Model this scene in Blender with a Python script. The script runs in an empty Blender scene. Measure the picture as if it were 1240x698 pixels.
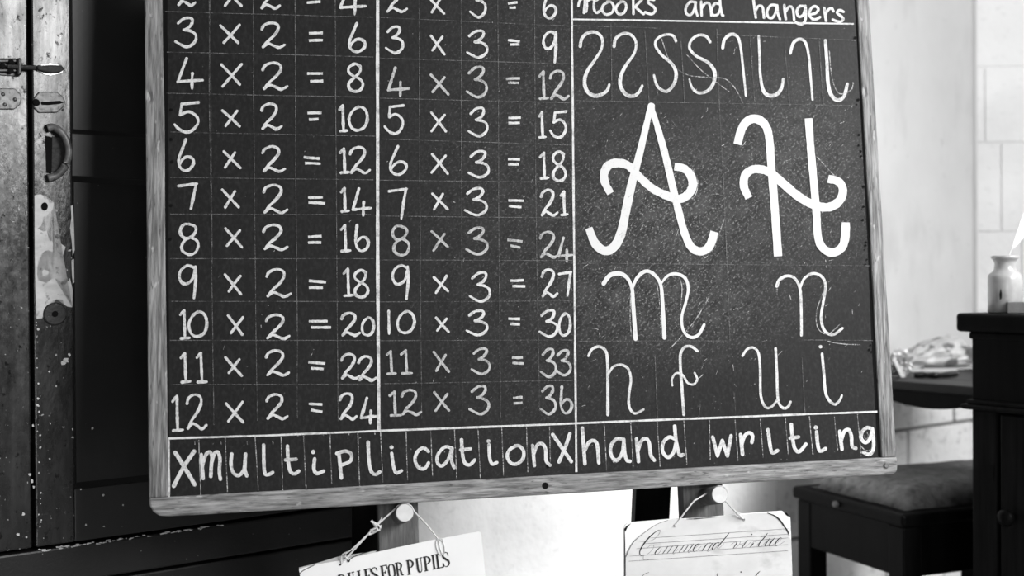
import bpy, bmesh, math, random
from mathutils import Vector, Matrix, noise
random.seed(7)
SC = bpy.context.scene
COL = SC.collection

# ------------------------------------------------------------------ camera
W, H, F = 1240.0, 698.0, 1450.0
CAM_H = 1.0
cam_d = bpy.data.cameras.new('camera'); cam = bpy.data.objects.new('camera', cam_d); COL.objects.link(cam)
cam_d.sensor_width = 36.0; cam_d.lens = 36.0*F/W; cam_d.clip_start = .01
R3 = Matrix.Rotation(math.radians(89.6), 3, 'X') @ Matrix.Rotation(math.radians(-.35), 3, 'Z')
CP = Vector((0, 0, CAM_H))
cam.matrix_world = Matrix.Translation(CP) @ R3.to_4x4()
SC.camera = cam
cam_d.dof.use_dof = True; cam_d.dof.focus_distance = 1.62; cam_d.dof.aperture_fstop = 3.6

# ------------------------------------------------------------------ light
world = bpy.data.worlds.new('world'); SC.world = world; world.use_nodes = True
bg = world.node_tree.nodes['Background']; bg.inputs[0].default_value = (1, 1, 1, 1); bg.inputs[1].default_value = .18
def area(name, loc, target, sx, sy, power):
    l = bpy.data.lights.new(name, 'AREA'); l.shape = 'RECTANGLE'; l.size = sx; l.size_y = sy; l.energy = power
    o = bpy.data.objects.new(name, l); COL.objects.link(o); o.location = loc
    o.rotation_euler = (Vector(target)-Vector(loc)).to_track_quat('-Z', 'Y').to_euler()
    return o
area('window_daylight', (2.3, -.45, 2.2), (-.1, 1.7, .9), 1.3, 1.3, 104)
sw = area('side_wall_light', (2.2, 1.02, 2.35), (.02, 2.25, .60), .7, .7, 7); sw.data.spread = math.radians(58)  # unseen side source, beam narrowed to brighten the wall behind the board
area('low_front_fill', (.42, -1.3, .55), (.4, 2.4, .65), .9, .8, 13)  # added low fill behind the camera, lifts the wall under the board
SC.view_settings.view_transform = 'Standard'; SC.view_settings.look = 'None'
SC.view_settings.gamma = 1; SC.view_settings.use_curve_mapping = False
SC.view_settings.exposure = .25

# ------------------------------------------------------------------ projection helpers (real planes in the room)
def ray(x, y): return R3 @ Vector(((x-W/2)/F, -(y-H/2)/F, -1.0))
def at_depth(x, y, d): r = ray(x, y); return CP + r*(d/r.y)
def pt(x, y, pl, off=0.0):
    p0, n = pl; r = ray(x, y)
    return CP + r*((p0 + n*off - CP).dot(n)/r.dot(n))
def line_isect(a, b, c, d):
    x1, y1 = a; x2, y2 = b; x3, y3 = c; x4, y4 = d
    den = (x1-x2)*(y3-y4)-(y1-y2)*(x3-x4)
    A = x1*y2-y1*x2; B = x3*y4-y3*x4
    return ((A*(x3-x4)-(x1-x2)*B)/den, (A*(y3-y4)-(y1-y2)*B)/den)
v1 = line_isect((175, 1), (1052, 23), (185, 625.5), (1076, 576))
v2 = line_isect((175, 0), (180, 620), (1051.5, 0), (1085, 560))
d1 = ray(*v1).normalized(); d2 = ray(*v2).normalized()
if d1.x < 0: d1 = -d1
if d2.z < 0: d2 = -d2
nB = d1.cross(d2).normalized()
if nB.y > 0: nB = -nB
BOARD = (at_depth(630, 330, 1.62), nB)
WD = Vector((.782, .623, 0)).normalized(); WN = Vector((WD.y, -WD.x, 0))
DOOR = (at_depth(40, 350, 1.6), WN)
DP0 = Vector((DOOR[0].x, DOOR[0].y, 0))
def uz(x, y, off=0.0):
    p = pt(x, y, DOOR, off); return ((p-DP0).dot(WD), p.z)
def wp(u, z, off=0.0): return DP0 + WD*u + WN*off + Vector((0, 0, z))

# ------------------------------------------------------------------ materials (black-and-white picture: greys only)
def g(v): return (v, v, v, 1)
def mat(name, c1, c2, scale=(8, 8, 8), lo=.35, hi=.65, rough=.7, bump=0.0, bscale=60, detail=6, stain=None, spec=.5, metal=0.0, dist=.002, bvec=None):
    m = bpy.data.materials.new(name); m.use_nodes = True; nt = m.node_tree; N = nt.nodes; L = nt.links
    b = N['Principled BSDF']; b.inputs['Roughness'].default_value = rough; b.inputs['Metallic'].default_value = metal
    b.inputs['Specular IOR Level'].default_value = spec
    tc = N.new('ShaderNodeTexCoord')
    mp = N.new('ShaderNodeMapping'); mp.inputs['Scale'].default_value = scale; L.new(tc.outputs['Object'], mp.inputs[0])
    n = N.new('ShaderNodeTexNoise'); n.inputs['Scale'].default_value = 1; n.inputs['Detail'].default_value = detail; n.inputs['Roughness'].default_value = .6
    L.new(mp.outputs[0], n.inputs[0])
    r = N.new('ShaderNodeValToRGB'); r.color_ramp.elements[0].position = lo; r.color_ramp.elements[1].position = hi
    r.color_ramp.elements[0].color = g(c1); r.color_ramp.elements[1].color = g(c2); L.new(n.outputs['Fac'], r.inputs[0])
    out = r.outputs[0]
    for (sc, p0, p1, colr, amt) in (stain or []):
        mp2 = N.new('ShaderNodeMapping'); mp2.inputs['Scale'].default_value = sc if isinstance(sc, tuple) else (sc, sc, sc); mp2.inputs['Location'].default_value = (3.1, 1.7, .9)
        L.new(tc.outputs['Object'], mp2.inputs[0])
        n2 = N.new('ShaderNodeTexNoise'); n2.inputs['Scale'].default_value = 1; n2.inputs['Detail'].default_value = 5; L.new(mp2.outputs[0], n2.inputs[0])
        r2 = N.new('ShaderNodeMapRange'); r2.inputs[1].default_value = p0; r2.inputs[2].default_value = p1; r2.inputs[3].default_value = 0; r2.inputs[4].default_value = amt
        L.new(n2.outputs['Fac'], r2.inputs[0])
        mx = N.new('ShaderNodeMixRGB'); L.new(r2.outputs[0], mx.inputs[0]); L.new(out, mx.inputs[1]); mx.inputs[2].default_value = g(colr); out = mx.outputs[0]
    L.new(out, b.inputs['Base Color'])
    if bump:
        bn = N.new('ShaderNodeTexNoise'); bn.inputs['Scale'].default_value = bscale; bn.inputs['Detail'].default_value = 6
        if bvec:
            mb = N.new('ShaderNodeMapping'); mb.inputs['Scale'].default_value = bvec; L.new(tc.outputs['Object'], mb.inputs[0]); L.new(mb.outputs[0], bn.inputs[0])
        else: L.new(tc.outputs['Object'], bn.inputs[0])
        bu = N.new('ShaderNodeBump'); bu.inputs['Strength'].default_value = bump; bu.inputs['Distance'].default_value = dist
        L.new(bn.outputs['Fac'], bu.inputs['Height']); L.new(bu.outputs[0], b.inputs['Normal'])
    return m
def chalk_mat(name, col, lo, hi, floor):
    m = bpy.data.materials.new(name); m.use_nodes = True; nt = m.node_tree; N = nt.nodes; L = nt.links
    b = N['Principled BSDF']; b.inputs['Base Color'].default_value = g(col); b.inputs['Roughness'].default_value = 1; b.inputs['Specular IOR Level'].default_value = .1
    tc = N.new('ShaderNodeTexCoord')
    n = N.new('ShaderNodeTexNoise'); n.inputs['Scale'].default_value = 420; n.inputs['Detail'].default_value = 3; L.new(tc.outputs['Object'], n.inputs[0])
    n2 = N.new('ShaderNodeTexNoise'); n2.inputs['Scale'].default_value = 60; n2.inputs['Detail'].default_value = 2; L.new(tc.outputs['Object'], n2.inputs[0])
    ad = N.new('ShaderNodeMath'); ad.operation = 'ADD'; L.new(n.outputs['Fac'], ad.inputs[0]); L.new(n2.outputs['Fac'], ad.inputs[1])
    r = N.new('ShaderNodeMapRange'); r.inputs[1].default_value = lo; r.inputs[2].default_value = hi; r.inputs[3].default_value = floor; r.inputs[4].default_value = 1
    L.new(ad.outputs[0], r.inputs[0])
    L.new(r.outputs[0], b.inputs['Alpha'])
    return m
M = {}
M['slate'] = mat('slate', .002, .0045, (9, 9, 9), .3, .7, .62, .3, 320, stain=[((260, 100, 160), .45, .75, .022, .5)], spec=.22, dist=.0006)
def dust(m):   # rubbed-in chalk dust, thickest on the handwriting half of the board
    nt = m.node_tree; N = nt.nodes; L = nt.links; b = N['Principled BSDF']
    src = b.inputs['Base Color'].links[0].from_socket
    tc = N.new('ShaderNodeTexCoord')
    tot = None
    for (cx, cz, sx, sz, amt) in ((.19, -.03, .24, .17, .8), (.17, -.14, .26, .13, .7), (.36, .02, .18, .2, .6), (.02, .0, .25, .5, .25)):
        mp = N.new('ShaderNodeMapping'); mp.vector_type = 'POINT'; mp.inputs['Location'].default_value = (-cx/sx, 0, -cz/sz); mp.inputs['Scale'].default_value = (1/sx, .0, 1/sz)
        L.new(tc.outputs['Object'], mp.inputs[0])
        ln = N.new('ShaderNodeVectorMath'); ln.operation = 'LENGTH'; L.new(mp.outputs[0], ln.inputs[0])
        r = N.new('ShaderNodeMapRange'); r.interpolation_type = 'SMOOTHSTEP'; r.inputs[1].default_value = 0; r.inputs[2].default_value = 1.1; r.inputs[3].default_value = amt; r.inputs[4].default_value = 0
        L.new(ln.outputs['Value'], r.inputs[0])
        if tot is None: tot = r.outputs[0]
        else:
            a = N.new('ShaderNodeMath'); a.operation = 'MAXIMUM'; L.new(tot, a.inputs[0]); L.new(r.outputs[0], a.inputs[1]); tot = a.outputs[0]
    rot = N.new('ShaderNodeMapping'); rot.inputs['Rotation'].default_value = (0, .75, 0); L.new(tc.outputs['Object'], rot.inputs[0])
    out = src
    for (sc, p0, p1, col, amt) in (((40, 1, 260), .44, .72, .06, .85), ((260, 1, 330), .54, .66, .34, .8), ((34, 1, 45), .45, .62, .06, .6)):
        mp = N.new('ShaderNodeMapping'); mp.inputs['Scale'].default_value = sc; L.new(rot.outputs[0], mp.inputs[0])
        n = N.new('ShaderNodeTexNoise'); n.inputs['Scale'].default_value = 1; n.inputs['Detail'].default_value = 5; n.inputs['Roughness'].default_value = .65; L.new(mp.outputs[0], n.inputs[0])
        r = N.new('ShaderNodeMapRange'); r.inputs[1].default_value = p0; r.inputs[2].default_value = p1; r.inputs[3].default_value = 0; r.inputs[4].default_value = amt; L.new(n.outputs['Fac'], r.inputs[0])
        mu = N.new('ShaderNodeMath'); mu.operation = 'MULTIPLY'; L.new(r.outputs[0], mu.inputs[0]); L.new(tot, mu.inputs[1])
        mx = N.new('ShaderNodeMixRGB'); L.new(mu.outputs[0], mx.inputs[0]); L.new(out, mx.inputs[1]); mx.inputs[2].default_value = g(col); out = mx.outputs[0]
    L.new(out, b.inputs['Base Color'])
dust(M['slate'])
M['frame_wood_h'] = mat('frame_wood_h', .065, .29, (14, 100, 260), .34, .66, .75, .6, 1, stain=[((60, 100, 260), .62, .70, .03, .8), ((9, 9, 20), .5, .72, .08, .6), ((40, 60, 120), .66, .72, .5, .5)], bvec=(30, 300, 600), dist=.0012)
M['frame_wood_v'] = mat('frame_wood_v', .055, .27, (260, 100, 14), .34, .66, .75, .6, 1, stain=[((260, 100, 40), .62, .70, .03, .8), ((20, 9, 9), .5, .72, .08, .6), ((120, 60, 40), .66, .72, .5, .5)], bvec=(600, 300, 30), dist=.0012)
M['chalk'] = chalk_mat('chalk', .54, .75, 1.05, .5)
M['chalk_soft'] = chalk_mat('chalk_soft', .42, .75, 1.1, .42)
M['chalk_bold'] = chalk_mat('chalk_bold', .54, .55, .85, .75)
M['chalk_line'] = chalk_mat('chalk_line', .55, .7, 1.05, .5)
M['chalk_faint'] = chalk_mat('chalk_faint', .12, .85, 1.2, .10)
M['chalk_scratch'] = chalk_mat('chalk_scratch', .4, .9, 1.2, .14)
M['whitewash'] = mat('whitewash', .84, .92, (5, 5, 5), .3, .7, .9, .7, 38, stain=[((40, 40, 60), .60, .78, .45, .35), (3, .55, .75, .62, .4)], spec=.2, dist=.005)
M['plaster'] = mat('plaster', .60, .70, (3, 3, 3), .3, .7, .9, .55, 22, stain=[((10, 10, 4), .55, .75, .42, .5), (30, .66, .78, .35, .5)], spec=.2, dist=.004)
M['stone'] = mat('stone', .76, .86, (6, 6, 6), .3, .7, .95, 1.0, 34, stain=[((34, 34, 46), .56, .72, .28, .55)], spec=.15, dist=.007)
M['mortar'] = mat('mortar', .20, .30, (20, 20, 20), rough=.95, bump=.5, bscale=60)
M['black_paint'] = mat('black_paint', .007, .012, (12, 12, 12), .3, .7, .40, .5, 240, stain=[((260, 260, 210), .735, .75, .30, .7)], spec=.3, dist=.0006)
M['worn_paint'] = mat('worn_paint', .006, .014, (26, 26, 10), .3, .7, .31, .55, 1, bvec=(150, 150, 70), stain=[((75, 75, 75), .66, .70, .02, .9), ((180, 180, 150), .69, .72, .42, .7)], spec=.6, dist=.0008)
M['panel_paint'] = mat('panel_paint', .006, .010, (10, 10, 10), .3, .7, .42, .3, 120, stain=[((190, 190, 160), .755, .77, .25, .6)], spec=.4, dist=.0005)
def wear(m):   # uneven gloss: worn patches and dull pits in old paint
    nt = m.node_tree; N = nt.nodes; L = nt.links; b = N['Principled BSDF']; tc = N.new('ShaderNodeTexCoord')
    def nz(sc, p0, p1, a, c):
        mp = N.new('ShaderNodeMapping'); mp.inputs['Scale'].default_value = sc; L.new(tc.outputs['Object'], mp.inputs[0])
        n = N.new('ShaderNodeTexNoise'); n.inputs['Scale'].default_value = 1; n.inputs['Detail'].default_value = 6; n.inputs['Roughness'].default_value = .65; L.new(mp.outputs[0], n.inputs[0])
        r = N.new('ShaderNodeMapRange'); r.inputs[1].default_value = p0; r.inputs[2].default_value = p1; r.inputs[3].default_value = a; r.inputs[4].default_value = c; L.new(n.outputs['Fac'], r.inputs[0]); return r.outputs[0]
    L.new(nz((40, 40, 16), .38, .62, .20, .33), b.inputs['Roughness'])
    pit = nz((95, 95, 80), .60, .66, 1, .12); streak = nz((120, 120, 9), .35, .65, .62, .98)
    m1 = N.new('ShaderNodeMath'); m1.operation = 'MULTIPLY'; L.new(pit, m1.inputs[0]); L.new(streak, m1.inputs[1])
    m2 = N.new('ShaderNodeMath'); m2.operation = 'MULTIPLY'; L.new(m1.outputs[0], m2.inputs[0]); m2.inputs[1].default_value = .6
    L.new(m2.outputs[0], b.inputs['Specular IOR Level'])
wear(M['worn_paint'])
M['bare_wood'] = mat('bare_wood', .34, .56, (30, 30, 60), .3, .7, .7, .5, 200, stain=[((90, 90, 90), .6, .7, .06, .7)], dist=.001)
M['dark_gap'] = mat('dark_gap', .003, .005, rough=.9, spec=.1)
M['iron'] = mat('iron', .012, .04, (120, 120, 120), .3, .7, .38, .6, 300, metal=.6, dist=.0005)
M['dull_iron'] = mat('dull_iron', .012, .04, (160, 160, 160), .3, .7, .6, .4, 200, spec=.15)
M['worn_brass'] = mat('worn_brass', .05, .16, (90, 90, 90), .3, .7, .42, .8, 160, stain=[(160, .55, .66, .02, .8)], metal=.25, dist=.0006)
M['bright_metal'] = mat('bright_metal', .3, .5, (50, 50, 50), rough=.3, metal=.8)
M['easel_wood'] = mat('easel_wood', .055, .13, (220, 220, 12), .3, .7, .7, .4, 1, bvec=(500, 500, 30), dist=.001)
M['dark_wood'] = mat('dark_wood', .0035, .010, (160, 160, 9), .3, .7, .45, .5, 1, bvec=(400, 400, 20), spec=.03, dist=.0006)
M['black_wood'] = mat('black_wood', .002, .005, (60, 60, 8), .3, .7, .42, .3, 1, bvec=(300, 300, 16), spec=.05, dist=.0005)
M['table_wood'] = mat('table_wood', .004, .010, (60, 60, 60), .3, .7, .45, .4, 80, spec=.2, dist=.0006)
M['peg_end'] = mat('peg_end', .45, .54, (60, 60, 60), rough=.8)  # light on the peg fronts put into the colour, brighter than the sides
M['peg_side'] = mat('peg_side', .10, .16, (80, 80, 80), rough=.8)
M['string'] = mat('string', .42, .58, (500, 500, 500), rough=.95)
M['paper'] = mat('paper', .62, .68, (10, 10, 10), rough=.9, bump=.12, bscale=40, spec=.2)
M['aged_paper'] = mat('aged_paper', .46, .57, (12, 12, 16), .3, .7, .9, .15, 60, stain=[((30, 30, 50), .58, .75, .33, .55)], spec=.2)
M['card'] = mat('card', .30, .42, (40, 40, 40), rough=.9)
M['ink'] = mat('ink', .012, .03, (300, 300, 300), rough=.8, spec=.2)
M['pencil'] = mat('pencil', .10, .26, (400, 400, 400), rough=.9, spec=.1)
M['leather'] = mat('leather', .12, .26, (45, 45, 45), .3, .7, .6, .7, 160, stain=[((60, 60, 60), .52, .68, .05, .6)], spec=.3, dist=.001)
M['stoneware'] = mat('stoneware', .30, .40, (30, 30, 30), rough=.22, spec=.5)
M['plastic_wrap'] = mat('plastic_wrap', .40, .60, (22, 22, 22), .35, .65, .35, .8, 60, stain=[((24, 24, 30), .52, .58, .06, .85)], spec=.3, dist=.004)
M['foil'] = mat('foil', .18, .6, (40, 40, 40), .35, .65, .3, .8, 60, metal=.3)
M['feather'] = mat('feather', .66, .74, (300, 300, 40), rough=.8)
M['floor_boards'] = mat('floor_boards', .22, .32, (30, 3, 3), rough=.6)
M['book_cover'] = mat('book_cover', .10, .16, (40, 40, 40), rough=.5)

# ------------------------------------------------------------------ object helpers
ORIG = {}
def finish(name, bm, mats, parent=None, smooth=False):
    me = bpy.data.meshes.new(name)
    bmesh.ops.remove_doubles(bm, verts=bm.verts, dist=1e-7)
    bb = [Vector((min(v.co[i] for v in bm.verts) for i in range(3))), Vector((max(v.co[i] for v in bm.verts) for i in range(3)))]
    c = (bb[0]+bb[1])/2
    if parent is None: c.z = bb[0].z
    bmesh.ops.translate(bm, verts=bm.verts, vec=-c)
    bmesh.ops.recalc_face_normals(bm, faces=[f for f in bm.faces])
    bm.to_mesh(me); bm.free()
    for m in (mats if isinstance(mats, (list, tuple)) else [mats]): me.materials.append(M[m])
    if smooth:
        for p in me.polygons: p.use_smooth = True
    o = bpy.data.objects.new(name, me); COL.objects.link(o)
    ORIG[o.name] = c.copy()
    if parent is not None:
        o.parent = parent; o.location = c - ORIG[parent.name]
    else: o.location = c
    return o
def thing(name, loc, label, cat, group=None):
    o = bpy.data.objects.new(name, None); COL.objects.link(o); o.location = loc; ORIG[o.name] = Vector(loc); o.empty_display_size = .05
    return tag(o, label, cat, group)
def tag(o, label, cat=None, group=None):
    o['label'] = label
    if cat: o['category'] = cat
    if group: o['group'] = group
    return o
def struct(o): o['kind'] = 'structure'; return o
def bevel(bm, w, seg=2, geom=None):
    es = geom or [e for e in bm.edges if len(e.link_faces) == 2 and e.calc_face_angle(0) > .5]
    bmesh.ops.bevel(bm, geom=es, offset=w, segments=seg, profile=.5, affect='EDGES', clamp_overlap=True)
def merge(bm, other):
    me = bpy.data.meshes.new('t'); other.to_mesh(me); bm.from_mesh(me); bpy.data.meshes.remove(me); other.free()
def prism(front, back, bv=0, seg=2, mi=0):
    """closed solid between two outlines with the same number of corners"""
    bm = bmesh.new(); a = [bm.verts.new(p) for p in front]; b = [bm.verts.new(p) for p in back]; n = len(a)
    bm.faces.new(a); bm.faces.new(list(reversed(b)))
    for i in range(n): bm.faces.new((a[i], b[i], b[(i+1) % n], a[(i+1) % n]))
    bmesh.ops.recalc_face_normals(bm, faces=bm.faces)
    if bv: bevel(bm, bv, seg)
    for f in bm.faces: f.material_index = mi
    return bm
def px_slab(pts, pl, f, b, bv=0, seg=2, mi=0):
    front = [pt(x, y, pl, 0)+pl[1]*f for x, y in pts]; back = [p-pl[1]*(f-b) for p in front]
    return prism(front, back, bv, seg, mi)
def wbox(u0, u1, z0, z1, f, b, bv=0, seg=2, mi=0):
    q = [(u0, z0), (u1, z0), (u1, z1), (u0, z1)]
    return prism([wp(u, z, f) for u, z in q], [wp(u, z, b) for u, z in q], bv, seg, mi)
def fbox(o, ex, ey, x0, x1, y0, y1, z0, z1, bv=0, seg=2, mi=0):
    """box in a turned floor frame: origin o, unit axes ex, ey"""
    q = [(x0, y0), (x1, y0), (x1, y1), (x0, y1)]
    P = [o+ex*x+ey*y for x, y in q]
    return prism([Vector((p.x, p.y, z0)) for p in P], [Vector((p.x, p.y, z1)) for p in P], bv, seg, mi)
def catmull(P, k=8, closed=False):
    P = [Vector(p) for p in P]
    if len(P) < 3 and not closed: return [P[0].lerp(P[-1], i/4) for i in range(5)]
    out = []; n = len(P)
    rng = range(n) if closed else range(n-1)
    for i in rng:
        if closed: a, b, c, d = P[(i-1) % n], P[i], P[(i+1) % n], P[(i+2) % n]
        else: a, b, c, d = P[max(i-1, 0)], P[i], P[i+1], P[min(i+2, n-1)]
        for j in range(k):
            t = j/k
            out.append(.5*((2*b)+(c-a)*t+(2*a-5*b+4*c-d)*t*t+(3*b-a-3*c+d)*t**3))
    if not closed: out.append(P[-1])
    return out
LAYER = [0]
def ribbon(bm, P, w, mapf, caps=True, closed=False, smooth=True, wob=0.0, k=8, mi=0):
    """flat stroke in picture-plane units P, width w (number or list), laid on a real surface by mapf"""
    Q = catmull([Vector((p[0], p[1])) for p in P], k, closed) if smooth else [Vector((p[0], p[1])) for p in P]
    n = len(Q); LAYER[0] += 1; off = (LAYER[0] % 23)*1.5e-5
    ws = []
    for i in range(n):
        t = i/(n-1) if n > 1 else 0
        if isinstance(w, (list, tuple)):
            s = t*(len(w)-1); a = int(min(s, len(w)-2)); ww = w[a]+(w[a+1]-w[a])*(s-a)
        else: ww = w
        if wob: ww *= 1+wob*noise.noise(Vector((Q[i].x*.35, Q[i].y*.35, 3.3)))
        ws.append(ww/2)
    Ls, Rs = [], []
    for i in range(n):
        a = Q[(i-1) % n] if (closed or i > 0) else Q[i]; b = Q[(i+1) % n] if (closed or i < n-1) else Q[i]
        t = (b-a)
        if t.length < 1e-9: t = Vector((1, 0))
        t.normalize(); nn = Vector((-t.y, t.x))
        Ls.append(bm.verts.new(mapf(*(Q[i]+nn*ws[i]), off))); Rs.append(bm.verts.new(mapf(*(Q[i]-nn*ws[i]), off)))
    rg = n if closed else n-1
    fs = []
    for i in range(rg):
        j = (i+1) % n
        fs.append(bm.faces.new((Ls[i], Ls[j], Rs[j], Rs[i])))
    if caps and not closed:
        for (e, nx, l, r) in ((0, 1, Ls, Rs), (n-1, n-2, Ls, Rs)):
            d = (Q[e]-Q[nx])
            if d.length < 1e-9: continue
            d.normalize(); nn = Vector((-d.y, d.x)); arc = []
            for q in range(1, 5):
                a = math.pi*q/5
                arc.append(bm.verts.new(mapf(*(Q[e]+(nn*math.cos(a)+d*math.sin(a))*ws[e]), off)))
            st, en = (r[e], l[e]) if e == 0 else (l[e], r[e])
            fs.append(bm.faces.new([st]+arc+[en]))
    for f in fs: f.material_index = mi
def blob(bm, c, r, mapf, n=10, mi=0, jit=0):
    LAYER[0] += 1; off = (LAYER[0] % 23)*1.5e-5
    f = bm.faces.new([bm.verts.new(mapf(c[0]+r*math.cos(a*2*math.pi/n)*(1+jit*random.uniform(-1, 1)), c[1]+r*math.sin(a*2*math.pi/n)*(1+jit*random.uniform(-1, 1)), off)) for a in range(n)])
    f.material_index = mi
def poly(bm, P, mapf, mi=0):
    LAYER[0] += 1; off = (LAYER[0] % 23)*1.5e-5
    f = bm.faces.new([bm.verts.new(mapf(x, y, off)) for x, y in P]); f.material_index = mi
    bmesh.ops.triangulate(bm, faces=[f])
def tube(P, r, seg=8, k=6, smooth=True, mi=0):
    Q = catmull(P, k) if smooth else [Vector(p) for p in P]
    bm = bmesh.new(); rings = []; n = len(Q)
    for i in range(n):
        t = (Q[min(i+1, n-1)]-Q[max(i-1, 0)]).normalized()
        up = Vector((0, 0, 1)) if abs(t.z) < .9 else Vector((1, 0, 0))
        a = t.cross(up).normalized(); b = a.cross(t)
        rr = r(i/(n-1)) if callable(r) else r
        rings.append([bm.verts.new(Q[i]+(a*math.cos(q*2*math.pi/seg)+b*math.sin(q*2*math.pi/seg))*rr) for q in range(seg)])
    for i in range(n-1):
        for q in range(seg): bm.faces.new((rings[i][q], rings[i][(q+1) % seg], rings[i+1][(q+1) % seg], rings[i+1][q]))
    bm.faces.new(rings[0]); bm.faces.new(list(reversed(rings[-1])))
    for f in bm.faces: f.material_index = mi
    return bm
def lathe(c, axis, prof, seg=24):
    """prof: list of (distance along axis, radius)"""
    axis = axis.normalized(); up = Vector((0, 0, 1)) if abs(axis.z) < .9 else Vector((1, 0, 0))
    a = axis.cross(up).normalized(); b = a.cross(axis); bm = bmesh.new(); rings = []
    for (h, r) in prof:
        rings.append([bm.verts.new(c+axis*h+(a*math.cos(q*2*math.pi/seg)+b*math.sin(q*2*math.pi/seg))*r) for q in range(seg)])
    for i in range(len(rings)-1):
        for q in range(seg): bm.faces.new((rings[i][q], rings[i][(q+1) % seg], rings[i+1][(q+1) % seg], rings[i+1][q]))
    bm.faces.new(rings[0]); bm.faces.new(list(reversed(rings[-1])))
    return bm

# ------------------------------------------------------------------ room shell
OFFW = -.06
uc, _ = uz(1181, 300, OFFW)
u_cup, _ = uz(486, 640)
def grid_wall(name, u0, u1, z0, z1, m):
    return struct(finish(name, wbox(u0, u1, z0, z1, OFFW, OFFW-.15), m))
bm = wbox(-2.0, uc+.0, -.0, 3.0, OFFW-.012, OFFW-.15, mi=1)
zt = uz(1120, 438, OFFW)[1]
u_pl = uz(941, 640, OFFW)[0]
merge(bm, wbox(-2.0, u_pl, 0, zt, OFFW, OFFW-.011, .004, mi=0))
uu0 = uz(870, 300, OFFW)[0]
merge(bm, wbox(-2.0, uu0, zt, 3.0, OFFW, OFFW-.011, mi=0))
merge(bm, wbox(uu0, uc, zt, 3.0, OFFW, OFFW-.011, mi=2))
# lower stone courses beside the stool
zj = uz(1130, 516.5, OFFW)[1]
def course(bm, z0, z1, us):
    for a, b in zip(us[:-1], us[1:]):
        q = wbox(a+.0045, b-.0045, z0+.004, z1-.004, OFFW+random.uniform(-.003, .002), OFFW-.011, .006, 2, mi=3); merge(bm, q)
ua = uz(1157, 500, OFFW)[0]; ub = uz(1101, 540, OFFW)[0]
course(bm, zj, zt, [u_pl, ua-.36, ua, uc])
course(bm, zj-.21, zj, [u_pl, ub-.17, ub, uc])
course(bm, zj-.43, zj-.21, [u_pl, ua-.30, ua-.05, uc])
course(bm, .0, zj-.43, [u_pl, ub-.1, ub+.15, uc])
struct(finish('wall_back', bm, ['whitewash', 'mortar', 'plaster', 'stone']))
# right-hand wall of whitewashed blocks, nearly facing the camera
pc = wp(uc, 0, OFFW); RD = Vector((1, -.04, 0)).normalized(); RN = Vector((RD.y, -RD.x, 0))
RW = (pc+Vector((0, 0, 1)), RN)
def rbox(x0, x1, z0, z1, f, b, bv=0, mi=0):
    q = [(x0, z0), (x1, z0), (x1, z1), (x0, z1)]
    P = lambda x, z, o: pc+RD*x+RN*o+Vector((0, 0, z))
    return prism([P(x, z, f) for x, z in q], [P(x, z, b) for x, z in q], bv, 2, mi)
def rx(x, y): p = pt(x, y, RW); return (p-pc).dot(RD), p.z
bm = rbox(0, 2.6, 0, 3.0, -.005, -.15, mi=1)
zs = [rx(1210, y)[1] for y in (-20, 81, 173, 281)]
dz = .21
zs = [3.0, zs[0]+dz*2, zs[0]+dz] + zs + [zs[-1]-dz*k for k in (1, 2, 3, 4)] + [0]
vx = {4: [rx(1192, 40)[0]], 5: [rx(1212, 120)[0]]}
for i in range(len(zs)-1):
    xs = [0.0]; x = vx.get(i, [None])[0]
    x = x if x else .12+.2*(i % 2)
    if x > .5: x = .3
    while x < 2.6: xs.append(x); x += .42
    xs.append(2.6)
    for a, b in zip(xs[:-1], xs[1:]): merge(bm, rbox(a+.0015, b-.0015, min(zs[i], zs[i+1])+.0015, max(zs[i], zs[i+1])-.0015, random.uniform(-.001, .0015), -.0055, .003))
struct(finish('wall_right', bm, ['whitewash', 'whitewash']))
# thin strip covering the plaster's outer edge at the corner
bm = wbox(uc-.012, uc-.003, zt-.03, 2.4, OFFW+.010, OFFW-.002, .002)
struct(finish('trim_1', bm, 'plaster'))
bm = bmesh.new(); bmesh.ops.create_cube(bm, size=1); bmesh.ops.scale(bm, vec=(6, 6, .1), verts=bm.verts); bmesh.ops.translate(bm, vec=(1, 1.4, -.05), verts=bm.verts)
struct(finish('floor', bm, 'floor_boards'))

# ------------------------------------------------------------------ old painted cupboard at the left
cup_base = wp(uz(40, 350)[0], 0, 0)
cup = thing('cupboard', cup_base, 'old black-painted panelled cupboard with chipped paint, iron bolt and handle, behind the blackboard', 'cupboard')
us0, us1 = uz(35.5, 200)[0], uz(39, 200)[0]
u_st = uz(88, 300)[0]
ZT = 1.95
z_seam = uz(60, 663)[1]; z_base2 = uz(175, 695)[1]
FT, BK = 0.0, -.035
# carcass: back + side + plinth
bm = wbox(-.75, u_cup, 0, ZT, -.045, OFFW+.002)
merge(bm, wbox(-.75, u_cup, z_base2+.004, z_seam-.0025, FT, -.045, .003))
merge(bm, wbox(-.75, u_cup, 0, z_base2-.002, -.010, -.045, .003))
merge(bm, wbox(-.75, u_cup, ZT-.05, ZT, FT, -.045, .003))
merge(bm, wbox(u_cup-.03, u_cup, z_seam, ZT-.05, FT, -.045, .003))
car = finish('carcass', bm, 'black_paint', cup)
# chips along the rail under the door
def dmap(x, y, off): return pt(x, y, DOOR, 0.0006+off)
# left leaf
bm = wbox(-.75, us0-.0005, z_seam+.002, ZT-.055, FT, BK, .0025)
left_leaf = finish('left_door', bm, 'worn_paint', cup)
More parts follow.
